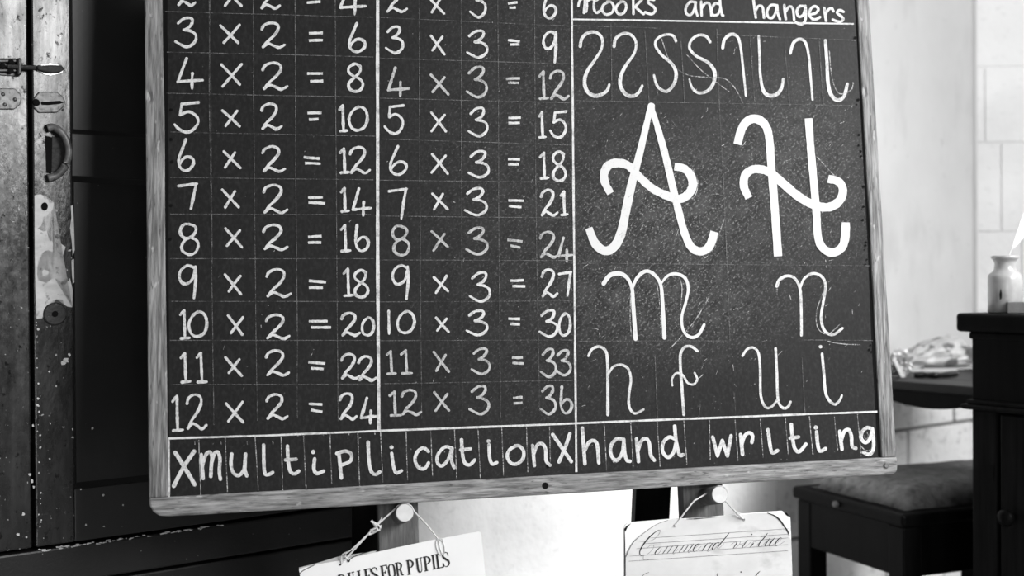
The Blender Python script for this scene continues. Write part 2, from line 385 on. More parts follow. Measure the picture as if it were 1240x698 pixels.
# right door: stiles, rails (one joined frame), sunk panels as their own parts
zm0, zm1 = uz(90, 214)[1], uz(90, 161)[1]
zb1 = uz(97, 592)[1]
ue = u_cup-.032
bm = wbox(us1+.0005, u_st, z_seam+.002, ZT-.055, FT, BK, .0025)
for (a, b) in ((z_seam+.002, zb1), (zm0, zm1), (ZT-.15, ZT-.055)): merge(bm, wbox(u_st, ue, a, b, FT-.0012, BK, .0015, mi=1))
merge(bm, wbox(ue-.075, ue, z_seam+.002, ZT-.055, FT, BK, .0025, mi=1))
for f in bm.faces: pass
# bevelled mouldings round the panels
for (a, b) in ((zb1, zm0), (zm1, ZT-.15)):
    for (p, q, r, s) in (((u_st, a), (u_st, b), (u_st+.007, b-.007), (u_st+.007, a+.007)), ((u_st, a), (ue-.075, a), (ue-.075-.007, a+.007), (u_st+.007, a+.007)),
                         ((u_st, b), (ue-.075, b), (ue-.075-.007, b-.007), (u_st+.007, b-.007))):
        m = bmesh.new(); f = m.faces.new([m.verts.new(wp(p[0], p[1], -.003)), m.verts.new(wp(q[0], q[1], -.003)), m.verts.new(wp(r[0], r[1], -.013)), m.verts.new(wp(s[0], s[1], -.013))]); f.material_index = 1
        merge(bm, m)
right_door = finish('right_door', bm, ['worn_paint', 'panel_paint'], cup)
for (a, b) in ((zb1, zm0), (zm1, ZT-.15)):
    finish('door_panel', wbox(u_st+.004, ue-.079, a+.004, b-.004, -.0125, -.03), 'panel_paint', right_door)
# bare patches where the paint has flaked off the door stile (each its own shape)
def c3(x, y): return (x/4.11, 230+y/4.11)
bm = bmesh.new()
A = [(172, 28), (200, 22), (230, 30), (245, 65), (268, 62), (264, 96), (240, 125), (215, 150), (205, 178), (188, 192), (214, 208), (232, 204), (238, 226), (246, 252), (272, 262), (300, 266), (326, 284), (320, 306), (314, 328), (296, 318), (280, 316), (262, 310), (240, 300), (222, 306), (205, 320), (190, 350), (186, 390), (184, 425), (190, 450), (210, 456), (230, 466), (250, 448), (272, 440), (294, 452), (318, 466), (334, 462), (348, 440), (362, 500), (360, 585), (336, 582), (318, 570), (312, 548), (300, 556), (280, 545), (250, 560), (222, 594), (214, 620), (210, 640), (182, 642), (176, 500), (173, 300)]
poly(bm, [c3(*p) for p in A], dmap)
tag(finish('flaked_patch', bm, 'bare_wood', right_door), 'large patch of bare wood where the paint has flaked away'); bm = bmesh.new()
blob(bm, c3(224, 412), 4.2, dmap, 9, 0, .25)
for P in ([(352, 80), (364, 76), (368, 180), (372, 300), (362, 330), (356, 250), (348, 190), (355, 140)], [(355, 350), (368, 345), (370, 460), (362, 470), (358, 420)], [(340, 300), (356, 296), (352, 306), (338, 306)]): poly(bm, [c3(*p) for p in P], dmap)
for i in range(26):
    y = random.uniform(380, 640); blob(bm, (44+random.random()*3.5+(y-400)*.012, y), random.uniform(.5, 1.6), dmap, 7, 0, .4)
for (x, y, r) in ((80, 436, 3.4), (77, 440, 2.5), (84, 430, 1.8), (60, 450, 1.4), (68, 468, 1), (61, 513, 1.1), (60, 556, 1), (88, 530, 1.5), (88, 520, 1.2), (40, 516, 1.4), (36, 575, 2), (39, 583, 1.9), (41, 590, 1.6), (28, 623, 1.8), (22, 648, 2.0), (32, 651, 1.1), (126, 638, 1.2), (104, 636, 1.2), (149, 612, 1), (112, 519, 1.5), (98, 593, 1.2), (125, 600, 1.6)):
    blob(bm, (x, y), r, dmap, 8, 0, .45)
# worn arris along the bottom of the door
for i in range(70):
    x = 46+random.random()**1.2*225; y = 666-(x-46)*.137+random.uniform(-.6, 2.0)
    P = [(x, y), (x+random.uniform(1, 6), y-.4), (x+random.uniform(2, 7), y+random.uniform(.2, 1.2)), (x+.5, y+random.uniform(.6, 1.8))]; poly(bm, P, dmap)
tag(finish('paint_chips', bm, 'bare_wood', right_door), 'small bare chips in the paint')['kind'] = 'stuff'
# keyhole, escutcheon ring
bm = bmesh.new(); blob(bm, c3(222, 83), 5.0, lambda x, y, o: dmap(50+ (x-54)*.8+4, y, .0012), 14); blob(bm, c3(275, 618), 3.6, lambda x, y, o: dmap(x, y, .0035), 14)
finish('keyhole', bm, 'dark_gap', right_door)
c = pt(*c3(272, 618), DOOR, 0.0); bm = lathe(c, WN, [(.0, .0155), (.0018, .0155), (.0026, .0140), (.0026, .006)], 28)
finish('escutcheon', bm, 'black_paint', right_door)
# bolt: plate with staples on the left leaf, rod reaching over the seam into a keeper
def c1(x, y): return (x/6.98, 50+y/6.98)
bm = px_slab([c1(-60, 145), c1(165, 145), c1(172, 160), c1(172, 280), c1(160, 300), c1(-60, 285)], DOOR, .002, .0, .0008)
for y in (172, 252): merge(bm, px_slab([c1(-60, y-14), c1(130, y-14), c1(130, y+14), c1(-60, y+14)], DOOR, .007, .002, .0012))
merge(bm, px_slab([c1(125, 150), c1(165, 150), c1(165, 295), c1(125, 295)], DOOR, .012, .0, .0025))
bolt = finish('bolt', bm, 'iron', left_leaf)
bm = bmesh.new()
for (x, y) in ((20, 212), (92, 178), (88, 250)): merge(bm, lathe(pt(*c1(x, y), DOOR, .006), WN, [(0, .004), (.002, .0038), (.003, .002)], 12))
tag(finish('bolt_screw', bm, 'dark_gap', left_leaf), 'dark bolt screws')
rod = [pt(*c1(x, y), DOOR, .008) for x, y in ((60, 214), (150, 218), (300, 226))]
finish('bolt_rod', tube(rod, .0035, 10), 'iron', left_leaf)
bm = px_slab([c1(300, 205), c1(340, 208), c1(430, 205), c1(500, 208), c1(540, 235), c1(505, 268), c1(430, 277), c1(360, 265), c1(305, 245)], DOOR, .007, .0, .002)
kp = finish('bolt_keeper', bm, 'dull_iron', right_door)
bm = px_slab([c1(310, 212), c1(345, 200), c1(420, 186), c1(480, 194), c1(520, 215), c1(530, 250), c1(520, 272), c1(425, 292), c1(370, 280), c1(312, 252)], DOOR, .0014, .0, .0004)
tag(finish('worn_surround', bm, 'bright_metal', right_door), 'bright metal worn bare round the keeper')
# latch plates
bm = px_slab([c1(-60, 400), c1(120, 400), c1(170, 445), c1(178, 490), c1(165, 540), c1(120, 578), c1(-60, 578)], DOOR, .003, .0, .0014)
pl1 = finish('latch_plate', bm, 'worn_brass', left_leaf)
bm = bmesh.new()
for (x, y) in ((25, 448), (125, 492), (40, 536)): merge(bm, lathe(pt(*c1(x, y), DOOR, .0025), WN, [(0, .003), (.0012, .0025), (.0016, .001)], 12))
tag(finish('plate_screw', bm, 'iron', left_leaf), 'dark plate screws')
bm = px_slab([c1(272, 495), c1(325, 428), c1(480, 430), c1(525, 465), c1(548, 515), c1(530, 560), c1(480, 605), c1(325, 608), c1(280, 560)], DOOR, .003, .0, .0014)
finish('latch_plate', bm, 'worn_brass', right_door)
bm = px_slab([c1(340, 515), c1(400, 512), c1(500, 505), c1(535, 520), c1(500, 532), c1(400, 542), c1(345, 540)], DOOR, .0045, .0, .001)
merge(bm, lathe(pt(*c1(305, 518), DOOR, .003), WN, [(0, .005), (.002, .0045), (.003, .002)], 12))
tag(finish('plate_slot', bm, 'dark_gap', right_door), 'dark slot of the plate')
# sunk D-shaped pull
def c2(x, y): return (x/5.82, 130+y/5.82)
tb = tube([pt(*c2(x, y), DOOR, .004+o) for x, y, o in ((335, 148, 0), (375, 142, .002), (430, 175, .006), (475, 250, .009), (482, 340, .009), (455, 420, .006), (400, 480, .002), (338, 500, 0))], lambda t: .0046+.002*abs(t-.5), 10)
hd = finish('handle', tb, 'worn_brass', right_door, True)
bm = px_slab([c2(365, 205), c2(440, 215), c2(470, 280), c2(465, 380), c2(430, 440), c2(360, 460)], DOOR, .0015, .0, .001)
tag(finish('handle_plate', bm, 'dull_iron', right_door), 'inner face of the pull')
bm = px_slab([c2(318, 200), c2(366, 212), c2(374, 330), c2(360, 468), c2(326, 462)], DOOR, .0010, .0, 0)
tag(finish('finger_hole', bm, 'dark_gap', right_door), 'dark finger hole')

# ------------------------------------------------------------------ easel
b_mid = pt(667, 620, BOARD)
eas = thing('easel', Vector((b_mid.x, b_mid.y+.12, 0)), 'wooden easel with two bright-ended pegs carrying the blackboard', 'easel')
LEGF = -.024; LEGB = -.046
dnB = d2 - nB*d2.dot(nB); dnB.normalize()          # up direction within the board plane
def extend_down(p, z): return p + dnB*((z-p.z)/dnB.z)
def leg(xl, xr, y, dx_top=0):
    a = pt(xl, y, BOARD, LEGF); b = pt(xr, y, BOARD, LEGF)
    q = [extend_down(a, .0), extend_down(b, .0), extend_down(b, 1.62), extend_down(a, 1.62)]
    return prism(q, [p-nB*.024 for p in q], .002)
finish('leg', leg(458, 507, 640), 'easel_wood', eas)
finish('leg', leg(828, 877, 622), 'easel_wood', eas)
# pegs
peg_r = .0122
for (x, y) in ((490, 621.5), (871.5, 599.5)):
    e = pt(x, y, BOARD, .030)
    ax = (nB+Vector((.0, 0, .14))).normalized()
    o = finish('peg', lathe(e-ax*.078, ax, [(0, peg_r*.95), (.074, peg_r), (.078, peg_r*.93)], 28), 'peg_side', eas, False)
    f = finish('peg_end', lathe(e-ax*.0005, ax, [(0, peg_r*.93), (.0012, peg_r*.88)], 28), 'peg_end', o)
    f['label'] = 'front end of the peg, coloured bright as if lit'
# rear prop legs
def rleg(xl, xr, y, d):
    n2 = Vector((nB.x, nB.y, 0)).normalized(); pl = (pt((xl+xr)/2, y, BOARD, -d), n2)
    a = pt(xl, y, pl); b = pt(xr, y, pl); lean = (-n2*.17+Vector((0, 0, -1)))
    dn = lambda p, z: p+lean*((p.z-z)/1.0)
    q = [dn(a, 0), dn(b, 0), dn(b, .84), dn(a, .84)]
    return prism(q, [p-n2*.022 for p in q], .002)
tag(finish('rear_leg', rleg(427, 470, 640, .125), 'black_wood', eas), 'dark rear leg')
tag(finish('rear_leg', rleg(770, 812, 610, .125), 'black_wood', eas), 'dark rear leg')
a = pt(440, 200, BOARD, LEGB-.002); b = pt(890, 200, BOARD, LEGB-.002)
a1 = a+dnB*.3; b1 = b+dnB*.3; t = dnB*.05
finish('crossbar', prism([a1, b1, b1+t, a1+t], [p-nB*.02 for p in (a1, b1, b1+t, a1+t)], .002), 'easel_wood', eas)

# ------------------------------------------------------------------ blackboard
bb = thing('blackboard', pt(630, 598, BOARD), 'wood-framed blackboard chalked with times tables and handwriting letters, standing on the easel', 'blackboard')
FR, FB = .003, -.021
TOP = [(172, -128), (1045, -124)]
slate = finish('writing_surface', px_slab([(192, -95), (1040, -85), (1069, 560), (198, 608)], BOARD, 0, -.010), 'slate', bb)
finish('left_stile', px_slab([(174, -95), (194.5, -95), (196.8, 0), (197.4, 60), (199.4, 140), (199.8, 230), (200.6, 340), (201.6, 400), (202.6, 480), (203.8, 602), (180.2, 603.5), (178, 300), (175, 0)], BOARD, FR, FB, .0022), 'frame_wood_v', bb)
finish('right_stile', px_slab([(1031, -90), (1046, -90), (1051.5, 0), (1068, 272), (1085, 553.5), (1066.5, 554.5), (1052, 272), (1036.5, 0)], BOARD, FR, FB, .0022), 'frame_wood_v', bb)
finish('top_rail', px_slab([(173, -128), (1043, -120), (1046, -90), (174, -95)], BOARD, FR, FB, .003), 'frame_wood_h', bb)
BR = [(180.2, 603.5), (204.5, 602), (460, 587.6), (720, 573), (1066.5, 554.3), (1085, 553), (1086.2, 562), (1085.6, 570.5), (1083, 573.6), (1078, 575), (880, 586), (720, 596), (460, 611.5), (205, 625.8), (193, 625), (185.5, 620), (181.5, 613)]
bm = px_slab(BR, BOARD, FR, FB, .0028)
rail = finish('bottom_rail', bm, 'frame_wood_h', bb)
bm = lathe(pt(660, 588.5, BOARD, FR-.001), nB, [(0, .0048), (.0012, .0044), (.0013, .002)], 16)
tag(finish('knot', bm, 'dark_gap', rail), 'dark knot in the rail')
bm = lathe(pt(1073, 564, BOARD, FR), nB, [(0, .0042), (.0012, .0042), (.002, .003)], 16)
tag(finish('screw', bm, 'worn_brass', rail), 'round screw head')
bm = bmesh.new()
for i in range(22):
    x = random.uniform(1039, 1048); y = random.uniform(20, 470); x = 1030+ y*.053+random.uniform(0, 4)
    blob(bm, (x, y), random.uniform(.6, 1.8), lambda a, b, o: pt(a, b, BOARD, .0006+o), 9, 0, .2)
for (x, y) in ((207, 249), (207, 169), (207, 133), (208, 196), (206, 290), (1053, 287), (1049, 220), (1020, 562), (664, 565)): blob(bm, (x, y), 2, lambda a, b, o: pt(a, b, BOARD, .0006+o), 10, 0, .1)
tag(finish('tack_hole', bm, 'dark_gap', slate), 'row of small black tack holes along the edges')['kind'] = 'stuff'

bm = bmesh.new()
EDGE = [(195, -90), (201, -90), (203, 0), (203.5, 60), (205, 150), (204.5, 300), (205, 420), (205.5, 603), (203.5, 603)] 
poly(bm, [(195, -90), (201.5, -90), (203, 0), (202.6, 40), (203.6, 62), (203.2, 140), (204.4, 200), (203.8, 300), (204.6, 400), (204.2, 480), (205, 560), (205.2, 603), (200, 604)], lambda a, b, o: pt(a, b, BOARD, .0003+o*.2))  # uneven dark strip where the slate meets the frame
tag(finish('dark_edge', bm, 'dark_gap', slate), 'dark strip down the left edge of the writing surface'); bm = bmesh.new()
poly(bm, [(1034, -80), (1037, 0), (1052, 272), (1067, 556), (1063.6, 556), (1056, 420), (1050.6, 290), (1043, 150), (1035.2, 0), (1031, -80)], lambda a, b, o: pt(a, b, BOARD, .0003+o*.2))
tag(finish('dark_edge', bm, 'dark_gap', slate), 'dark strip down the right edge of the writing surface')
def bmap(x, y, off): return pt(x, y, BOARD, .0007+off)
class Cr:
    def __init__(s, ox, oy, k): s.ox, s.oy, s.k = ox, oy, k
    def __call__(s, x, y): return (s.ox+x/s.k, s.oy+y/s.k)
G = {  # hand-drawn numeral shapes in a unit box
 '2': [[(0, .26), (.10, .10), (.40, 0), (.68, .07), (.72, .27), (.52, .52), (.25, .74), (.05, .97)], [(.05, .97), (.28, .84), (.52, .91), (.76, .99), (1, .88)]],
 '3': [[(.12, .20), (.42, .03), (.74, .01), (.82, .14), (.66, .32), (.40, .42)], [(.40, .42), (.72, .46), (.96, .58), (.98, .78), (.78, .95), (.48, 1), (0, .82)]],
 '4': [[(.36, 0), (.20, .38), (.02, .78)], [(.02, .78), (.45, .75), (1, .72)], [(.60, .50), (.58, .75), (.58, 1)]],
 '5': [[(1, .01), (.30, .06)], [(.30, .06), (.24, .42)], [(.24, .42), (.60, .32), (.92, .48), (.97, .70), (.75, .93), (.48, 1), (.20, .90), (0, .74)]],
 '6': [[(.48, 0), (.26, .30), (.06, .60), (.06, .82), (.28, .97), (.60, .99), (.92, .84), (.97, .68), (.80, .57), (.50, .56), (.22, .68), (.10, .80)]],
 '7': [[(0, .08), (1, 0)], [(.96, 0), (.84, .40), (.68, 1)]],
 '8': [[(.82, .10), (.48, 0), (.12, .13), (.10, .30), (.40, .44), (.78, .55), (.98, .74), (.82, .94), (.46, 1), (.14, .90), (.10, .72), (.34, .55), (.66, .38), (.82, .22), (.76, .07)]],
 'e': [[(.50, .02), (.80, .10), (.86, .25), (.62, .44), (.30, .48), (.08, .36), (.06, .18), (.26, .03), (.52, .02)], [(.58, .44), (.90, .56), (.99, .72), (.84, .93), (.52, 1), (.18, .90), (.12, .72), (.30, .54), (.60, .45)]],
 '9': [[(.88, .06), (.52, 0), (.16, .12), (.02, .32), (.18, .52), (.46, .55), (.78, .40), (.92, .10)], [(.94, .03), (.96, .4), (.86, 1)]],
 '0': [[(.52, .02), (.22, .18), (.03, .50), (.12, .86), (.45, 1), (.82, .88), (1, .55), (.92, .2), (.70, .03), (.48, .02)]],
 '1': [[(0, .16), (.42, 0)], [(.42, 0), (.46, .5), (.52, .97)], [(.10, 1), (1, .98)]],
 'I': [[(.5, 0), (.5, 1)]],
 'b': [[(.12, 0), (.06, .35), (.04, .70), (.22, .93), (.52, 1), (.86, .90), (1, .68), (.82, .50), (.46, .48), (.10, .66)]],
}
CW = 3.35
def sum_row(name_label, C, items, w=CW, m='chalk'):
    bm = bmesh.new()
    for it in items:
        kd = it[0]; S = []
        if kd == 'x' or kd == '=':
            v = it[1:]; S = [[(v[0], v[1]), (v[2], v[3])], [(v[4], v[5]), (v[6], v[7])]]
            for s in S:
                a, b = C(*s[0]), C(*s[1]); mid = ((a[0]+b[0])/2+random.uniform(-.3, .3), (a[1]+b[1])/2+random.uniform(-.3, .3))
                ribbon(bm, [a, mid, b], w*.95 if kd == 'x' else w*.95, bmap, caps=(kd == 'x'), wob=.25)
        else:
            x0, y0, x1, y1 = it[1:]
            for s in G[kd]:
                P = [C(x0+(x1-x0)*a+random.uniform(-1, 1), y0+(y1-y0)*b+random.uniform(-1, 1)) for a, b in s]
                ribbon(bm, P, [w*1.05, w*.9, w*1.15, w*.8], bmap, wob=.3)
    o = finish('chalk_sum', bm, m, slate); o['label'] = name_label
C4 = Cr(180, 0, 4.107); C5 = Cr(180, 160, 4.107); C6 = Cr(180, 320, 4.107); C7 = Cr(180, 460, 3.879)
C8 = Cr(450, 0, 4.107); C9 = Cr(450, 160, 4.107); C10 = Cr(450, 320, 4.107); C11 = Cr(450, 460, 4.363)
sum_row('chalked sum 2 x 2 = 4', C4, [('2', 145, -100, 232, 28), ('x', 370, -62, 460, 28, 452, -68, 380, 28), ('2', 557, -85, 652, 43), ('=', 787, -28, 853, -30, 787, 14, 855, 8), ('4', 950, -80, 1080, 72)])
sum_row('chalked sum 3 x 2 = 6', C4, [('3', 133, 88, 236, 232), ('x', 357, 127, 445, 213, 452, 124, 374, 212), ('2', 563, 113, 675, 238), ('=', 797, 166, 866, 164, 797, 202, 866, 200), ('6', 995, 118, 1078, 258)])
sum_row('chalked sum 4 x 2 = 8', C4, [('4', 143, 292, 268, 440), ('x', 362, 322, 453, 420, 462, 320, 368, 430), ('2', 568, 312, 690, 445), ('=', 788, 366, 866, 366, 803, 405, 868, 403), ('8', 988, 318, 1067, 455)])
sum_row('chalked sum 5 x 2 = 10', C4, [('5', 128, 508, 248, 658), ('x', 367, 550, 452, 628, 440, 552, 383, 627), ('2', 562, 517, 662, 643), ('=', 790, 563, 860, 562, 797, 595, 845, 592), ('1', 950, 525, 987, 652), ('0', 995, 530, 1088, 648)])
sum_row('chalked sum 6 x 2 = 12', C5, [('6', 147, 38, 225, 192), ('x', 374, 97, 456, 178, 429, 102, 380, 176), ('2', 567, 72, 677, 198), ('=', 771, 125, 850, 132, 777, 155, 855, 158), ('1', 953, 83, 997, 203), ('2', 1003, 75, 1100, 205)])
sum_row('chalked sum 7 x 2 = 14', C5, [('7', 148, 258, 240, 382), ('x', 366, 287, 447, 373, 429, 295, 381, 374), ('2', 572, 263, 690, 403), ('=', 793, 325, 866, 325, 795, 350, 878, 355), ('1', 958, 280, 995, 395), ('4', 1012, 282, 1108, 415)])
sum_row('chalked sum 8 x 2 = 16', C5, [('e', 153, 455, 248, 610), ('x', 382, 480, 463, 573, 453, 490, 389, 566), ('2', 572, 462, 690, 586), ('=', 793, 523, 860, 518, 793, 550, 858, 550), ('1', 957, 465, 1002, 593), ('b', 1028, 462, 1093, 592)])
sum_row('chalked sum 9 x 2 = 18', C6, [('9', 150, 8, 238, 170), ('x', 379, 52, 459, 150, 456, 60, 399, 136), ('2', 587, 27, 707, 163), ('=', 797, 83, 882, 90, 797, 117, 866, 118), ('1', 970, 25, 1018, 158), ('8', 1020, 30, 1093, 165)])
sum_row('chalked sum 10 x 2 = 20', C6, [('1', 157, 230, 204, 370), ('0', 198, 235, 290, 360), ('x', 395, 256, 465, 350, 469, 265, 410, 342), ('2', 585, 253, 700, 372), ('=', 797, 285, 890, 284, 806, 315, 907, 315), ('2', 960, 243, 1050, 357), ('0', 1060, 265, 1120, 355)])
sum_row('chalked sum 11 x 2 = 22', C6, [('1', 160, 445, 207, 587), ('1', 240, 443, 288, 588), ('x', 382, 465, 463, 556, 451, 474, 399, 541), ('2', 585, 430, 697, 556), ('=', 794, 488, 878, 495, 806, 518, 870, 522), ('2', 958, 448, 1048, 572), ('2', 1045, 460, 1130, 580)])
sum_row('chalked sum 12 x 2 = 24', C7, [('1', 112, 77, 160, 240), ('2', 180, 70, 272, 233), ('x', 364, 113, 443, 200, 441, 105, 374, 196), ('2', 555, 70, 652, 185), ('=', 752, 114, 816, 117, 762, 142, 816, 152), ('2', 900, 65, 978, 187), ('4', 997, 88, 1075, 205)])
T3 = [
 ('2 x 3 = 6', C8, [('2', 75, -75, 175, 60), ('x', 285, -12, 360, 67, 352, -22, 300, 60), ('3', 490, -60, 567, 85), ('=', 678, 17, 725, 12, 685, 38, 717, 37), ('6', 853, -50, 918, 90)]),
 ('3 x 3 = 9', C8, [('3', 70, 132, 155, 263), ('x', 295, 178, 362, 270, 352, 183, 303, 250), ('3', 475, 152, 575, 285), ('=', 678, 200, 737, 208, 688, 222, 735, 221), ('9', 853, 158, 920, 310)]),
 ('4 x 3 = 12', C8, [('4', 80, 337, 187, 480), ('x', 295, 372, 382, 470, 362, 385, 303, 457), ('3', 473, 333, 573, 483), ('=', 668, 393, 738, 390, 678, 412, 733, 413), ('1', 835, 358, 878, 490), ('2', 888, 353, 980, 495)]),
 ('5 x 3 = 15', C8, [('5', 65, 523, 158, 665), ('x', 297, 560, 369, 653, 363, 572, 298, 653), ('3', 482, 537, 575, 677), ('=', 680, 587, 742, 585, 680, 612, 737, 611), ('1', 833, 558, 866, 683), ('5', 888, 553, 967, 685)]),
 ('6 x 3 = 18', C9, [('6', 90, 70, 175, 212), ('x', 301, 110, 378, 207, 368, 118, 298, 202), ('3', 482, 95, 582, 225), ('=', 678, 135, 738, 136, 678, 160, 733, 160), ('1', 838, 105, 880, 230), ('8', 897, 97, 967, 243)]),
 ('7 x 3 = 21', C9, [('7', 87, 283, 175, 430), ('x', 302, 307, 377, 383, 354, 308, 310, 385), ('3', 463, 280, 573, 413), ('=', 680, 340, 756, 342, 682, 368, 745, 374), ('2', 843, 288, 924, 417), ('1', 942, 297, 975, 412)]),
 ('8 x 3 = 24', C9, [('e', 100, 465, 187, 613), ('x', 299, 495, 377, 570, 362, 508, 308, 590), ('3', 470, 475, 575, 608), ('=', 675, 537, 750, 545, 690, 565, 740, 575), ('2', 838, 497, 930, 625), ('4', 928, 527, 1000, 645)]),
 ('9 x 3 = 27', C10, [('9', 102, 8, 185, 175), ('x', 309, 66, 380, 135, 373, 59, 320, 143), ('3', 487, 42, 588, 185), ('=', 690, 83, 756, 80, 700, 110, 764, 111), ('2', 848, 27, 924, 163), ('7', 933, 40, 992, 157)]),
 ('10 x 3 = 30', C10, [('I', 80, 235, 92, 347), ('0', 127, 233, 212, 343), ('x', 321, 267, 383, 337, 373, 272, 326, 331), ('3', 473, 232, 575, 352), ('=', 680, 272, 738, 273, 688, 297, 738, 300), ('3', 835, 230, 924, 360), ('0', 930, 245, 987, 355)]),
 ('11 x 3 = 33', C10, [('1', 77, 433, 120, 547), ('1', 147, 430, 200, 545), ('x', 309, 438, 384, 535, 368, 452, 322, 531), ('3', 497, 420, 587, 547), ('=', 698, 465, 752, 465, 700, 492, 756, 495), ('3', 842, 423, 917, 560), ('3', 918, 428, 990, 553)]),
 ('12 x 3 = 36', C11, [('1', 95, 65, 155, 190), ('2', 160, 55, 262, 187), ('x', 332, 68, 408, 163, 400, 76, 338, 165), ('3', 518, 33, 620, 182), ('=', 747, 98, 797, 93, 750, 125, 797, 123), ('3', 893, 33, 972, 182), ('b', 997, 38, 1057, 178)])]
for i, (lab, C, items) in enumerate(T3): sum_row('chalked sum '+lab, C, items, 3.2, 'chalk_soft' if i in (2, 6, 9, 10) else 'chalk')

def glyphs(name, C, strokes, w, m='chalk', label=None, caps=True, par=None):
    bm = bmesh.new()
    for s in strokes:
        ww = w
        if isinstance(s, tuple) and s[0] == 'dot': blob(bm, C(s[1], s[2]), s[3] if len(s) > 3 else w*.62, bmap, 10, 0, .1); continue
        if isinstance(s, tuple) and s[0] == 'w': ww, s = s[1], s[2]
        ribbon(bm, [C(*p) for p in s], ww, bmap, caps=caps, wob=.12)
    o = finish(name, bm, m, slate)
    if label: o['label'] = label
    return o
C12 = Cr(680, 0, 3.1); C13 = Cr(690, 110, 3.175); C14 = Cr(870, 110, 3.171); C15 = Cr(690, 310, 3.325); C16 = Cr(870, 310, 3.324); C17 = Cr(680, 490, 5.368); C18 = Cr(880, 490, 5.368)
glyphs('chalk_word', C12, [
 [(63, 22), (68, 4), (80, -6), (92, 2), (95, 22), (92, 44)], [(90, -30), (88, 5), (84, 48)], [(92, 8), (112, -4), (128, 2), (140, -6)], [(126, -28), (122, 8), (122, 34), (132, 48), (150, 36)],
 [(178, 6), (158, 18), (152, 36), (165, 54), (188, 48), (196, 26), (186, 8), (172, 6)], [(226, 6), (210, 18), (204, 36), (215, 53), (234, 48), (243, 26), (236, 8), (222, 6)],
 [(268, -28), (270, 52)], [(302, -2), (285, 16), (271, 28)], [(274, 24), (290, 38), (308, 53)], [(347, 0), (330, -2), (325, 10), (342, 22), (352, 38), (338, 53), (314, 46)]], 3.1, 'chalk', 'chalked heading word Hooks')
glyphs('chalk_word', C12, [
 [(502, 8), (482, 8), (467, 28), (468, 50), (484, 56), (498, 36), (503, 8)], [(503, 8), (503, 34), (510, 58)], [(524, 6), (526, 58)], [(527, 30), (540, 12), (554, 14), (560, 34), (562, 58)],
 [(594, 16), (576, 14), (563, 36), (568, 56), (586, 54), (597, 30)], [(592, -30), (596, 20), (602, 54), (607, 58)]], 3.1, 'chalk', 'chalked heading word and')
glyphs('chalk_word', C12, [
 [(718, -25), (723, 20), (729, 66)], [(727, 42), (740, 22), (754, 26), (758, 46), (760, 66)],
 [(808, 20), (786, 20), (772, 42), (776, 64), (792, 66), (804, 46), (809, 20)], [(809, 20), (812, 50), (820, 72)], [(836, 20), (838, 46), (842, 72)], [(841, 44), (854, 25), (867, 30), (871, 50), (873, 74)],
 [(914, 24), (894, 24), (883, 42), (890, 62), (905, 58), (913, 40), (915, 22)], [(915, 22), (917, 56), (912, 82), (898, 92), (880, 84)],
 [(932, 54), (952, 50), (964, 36), (954, 24), (938, 30), (930, 52), (940, 70), (956, 72), (970, 64)], [(986, 30), (989, 54), (993, 78)], [(991, 52), (1002, 36), (1014, 32), (1020, 42)],
 [(1058, 44), (1044, 38), (1034, 48), (1048, 60), (1058, 72), (1044, 82), (1018, 74)]], 3.1, 'chalk', 'chalked heading word hangers')
HK = [
 [(70, 174), (76, 145), (98, 124), (130, 122), (152, 145), (150, 182), (125, 225), (98, 265), (86, 305), (96, 342), (125, 360), (155, 352), (172, 338), (179, 318)],
 [(197, 174), (204, 144), (232, 126), (262, 132), (280, 162), (272, 202), (242, 245), (222, 288), (222, 325), (244, 356), (272, 360), (292, 344), (303, 322)],
 [(429, 154), (418, 134), (390, 130), (360, 145), (352, 170), (375, 205), (414, 240), (430, 275), (422, 315), (395, 343), (365, 330), (352, 306), (347, 282)],
 [(558, 158), (543, 137), (515, 132), (488, 150), (480, 180), (505, 210), (550, 235), (574, 268), (572, 308), (550, 340), (515, 349), (490, 330), (480, 298)],
 [(605, 180), (612, 148), (636, 129), (660, 138), (672, 176), (682, 262), (692, 360)],
 [(740, 135), (743, 200), (746, 280), (756, 336), (776, 358), (806, 355), (826, 330), (832, 297)],
 [(859, 200), (870, 162), (893, 147), (915, 160), (928, 210), (935, 290), (942, 374)],
 [(990, 152), (996, 230), (1000, 310), (1012, 356), (1036, 376), (1060, 362), (1073, 315)]]
HW = [[4, 3.8, 3, 4.6, 4.6, 3.2], [4, 3.6, 3, 4.6, 4.2, 3], [3.4, 3, 3.2, 4.2, 3.4, 2.6], [3.4, 3.2, 3.2, 4.4, 3.6, 2.4], [3.6, 3.8, 3, 2.6], [2.8, 3, 4.4, 4.4, 3], [3.4, 3.6, 3, 2.6], [3.6, 4, 4.8, 4.4, 3.4]]
for i, s in enumerate(HK): glyphs('chalk_hook', C12, [('w', HW[i], s)], 4, 'chalk', 'chalked pen-stroke hook, number %d along the row' % (i+1))
glyphs('chalk_letter', C13, [('dot', 313, 58, 4.2), ('w', [8.2, 9.2], [(313, 60), (314, 95)]), ('w', [8.6, 10.5, 11, 11, 10.5, 10, 9, 7], [(73, 528), (98, 588), (136, 616), (172, 598), (198, 545), (218, 450), (240, 350), (270, 235), (312, 58)]),
 ('w', [6, 8, 8.8, 9, 9, 10, 10.5, 9.5], [(312, 58), (340, 150), (370, 260), (398, 380), (420, 470), (442, 550), (468, 602), (505, 618), (538, 596), (556, 542)]),
 ('w', [8.6, 10.2, 10.5, 10, 9.5, 10, 10.5, 10, 9], [(157, 395), (136, 355), (132, 318), (150, 286), (188, 278), (228, 290), (262, 326), (315, 374), (370, 402), (420, 416), (455, 398), (473, 362), (462, 322), (436, 298), (402, 292)])], 10, 'chalk_bold', 'large bold chalked capital A', False)
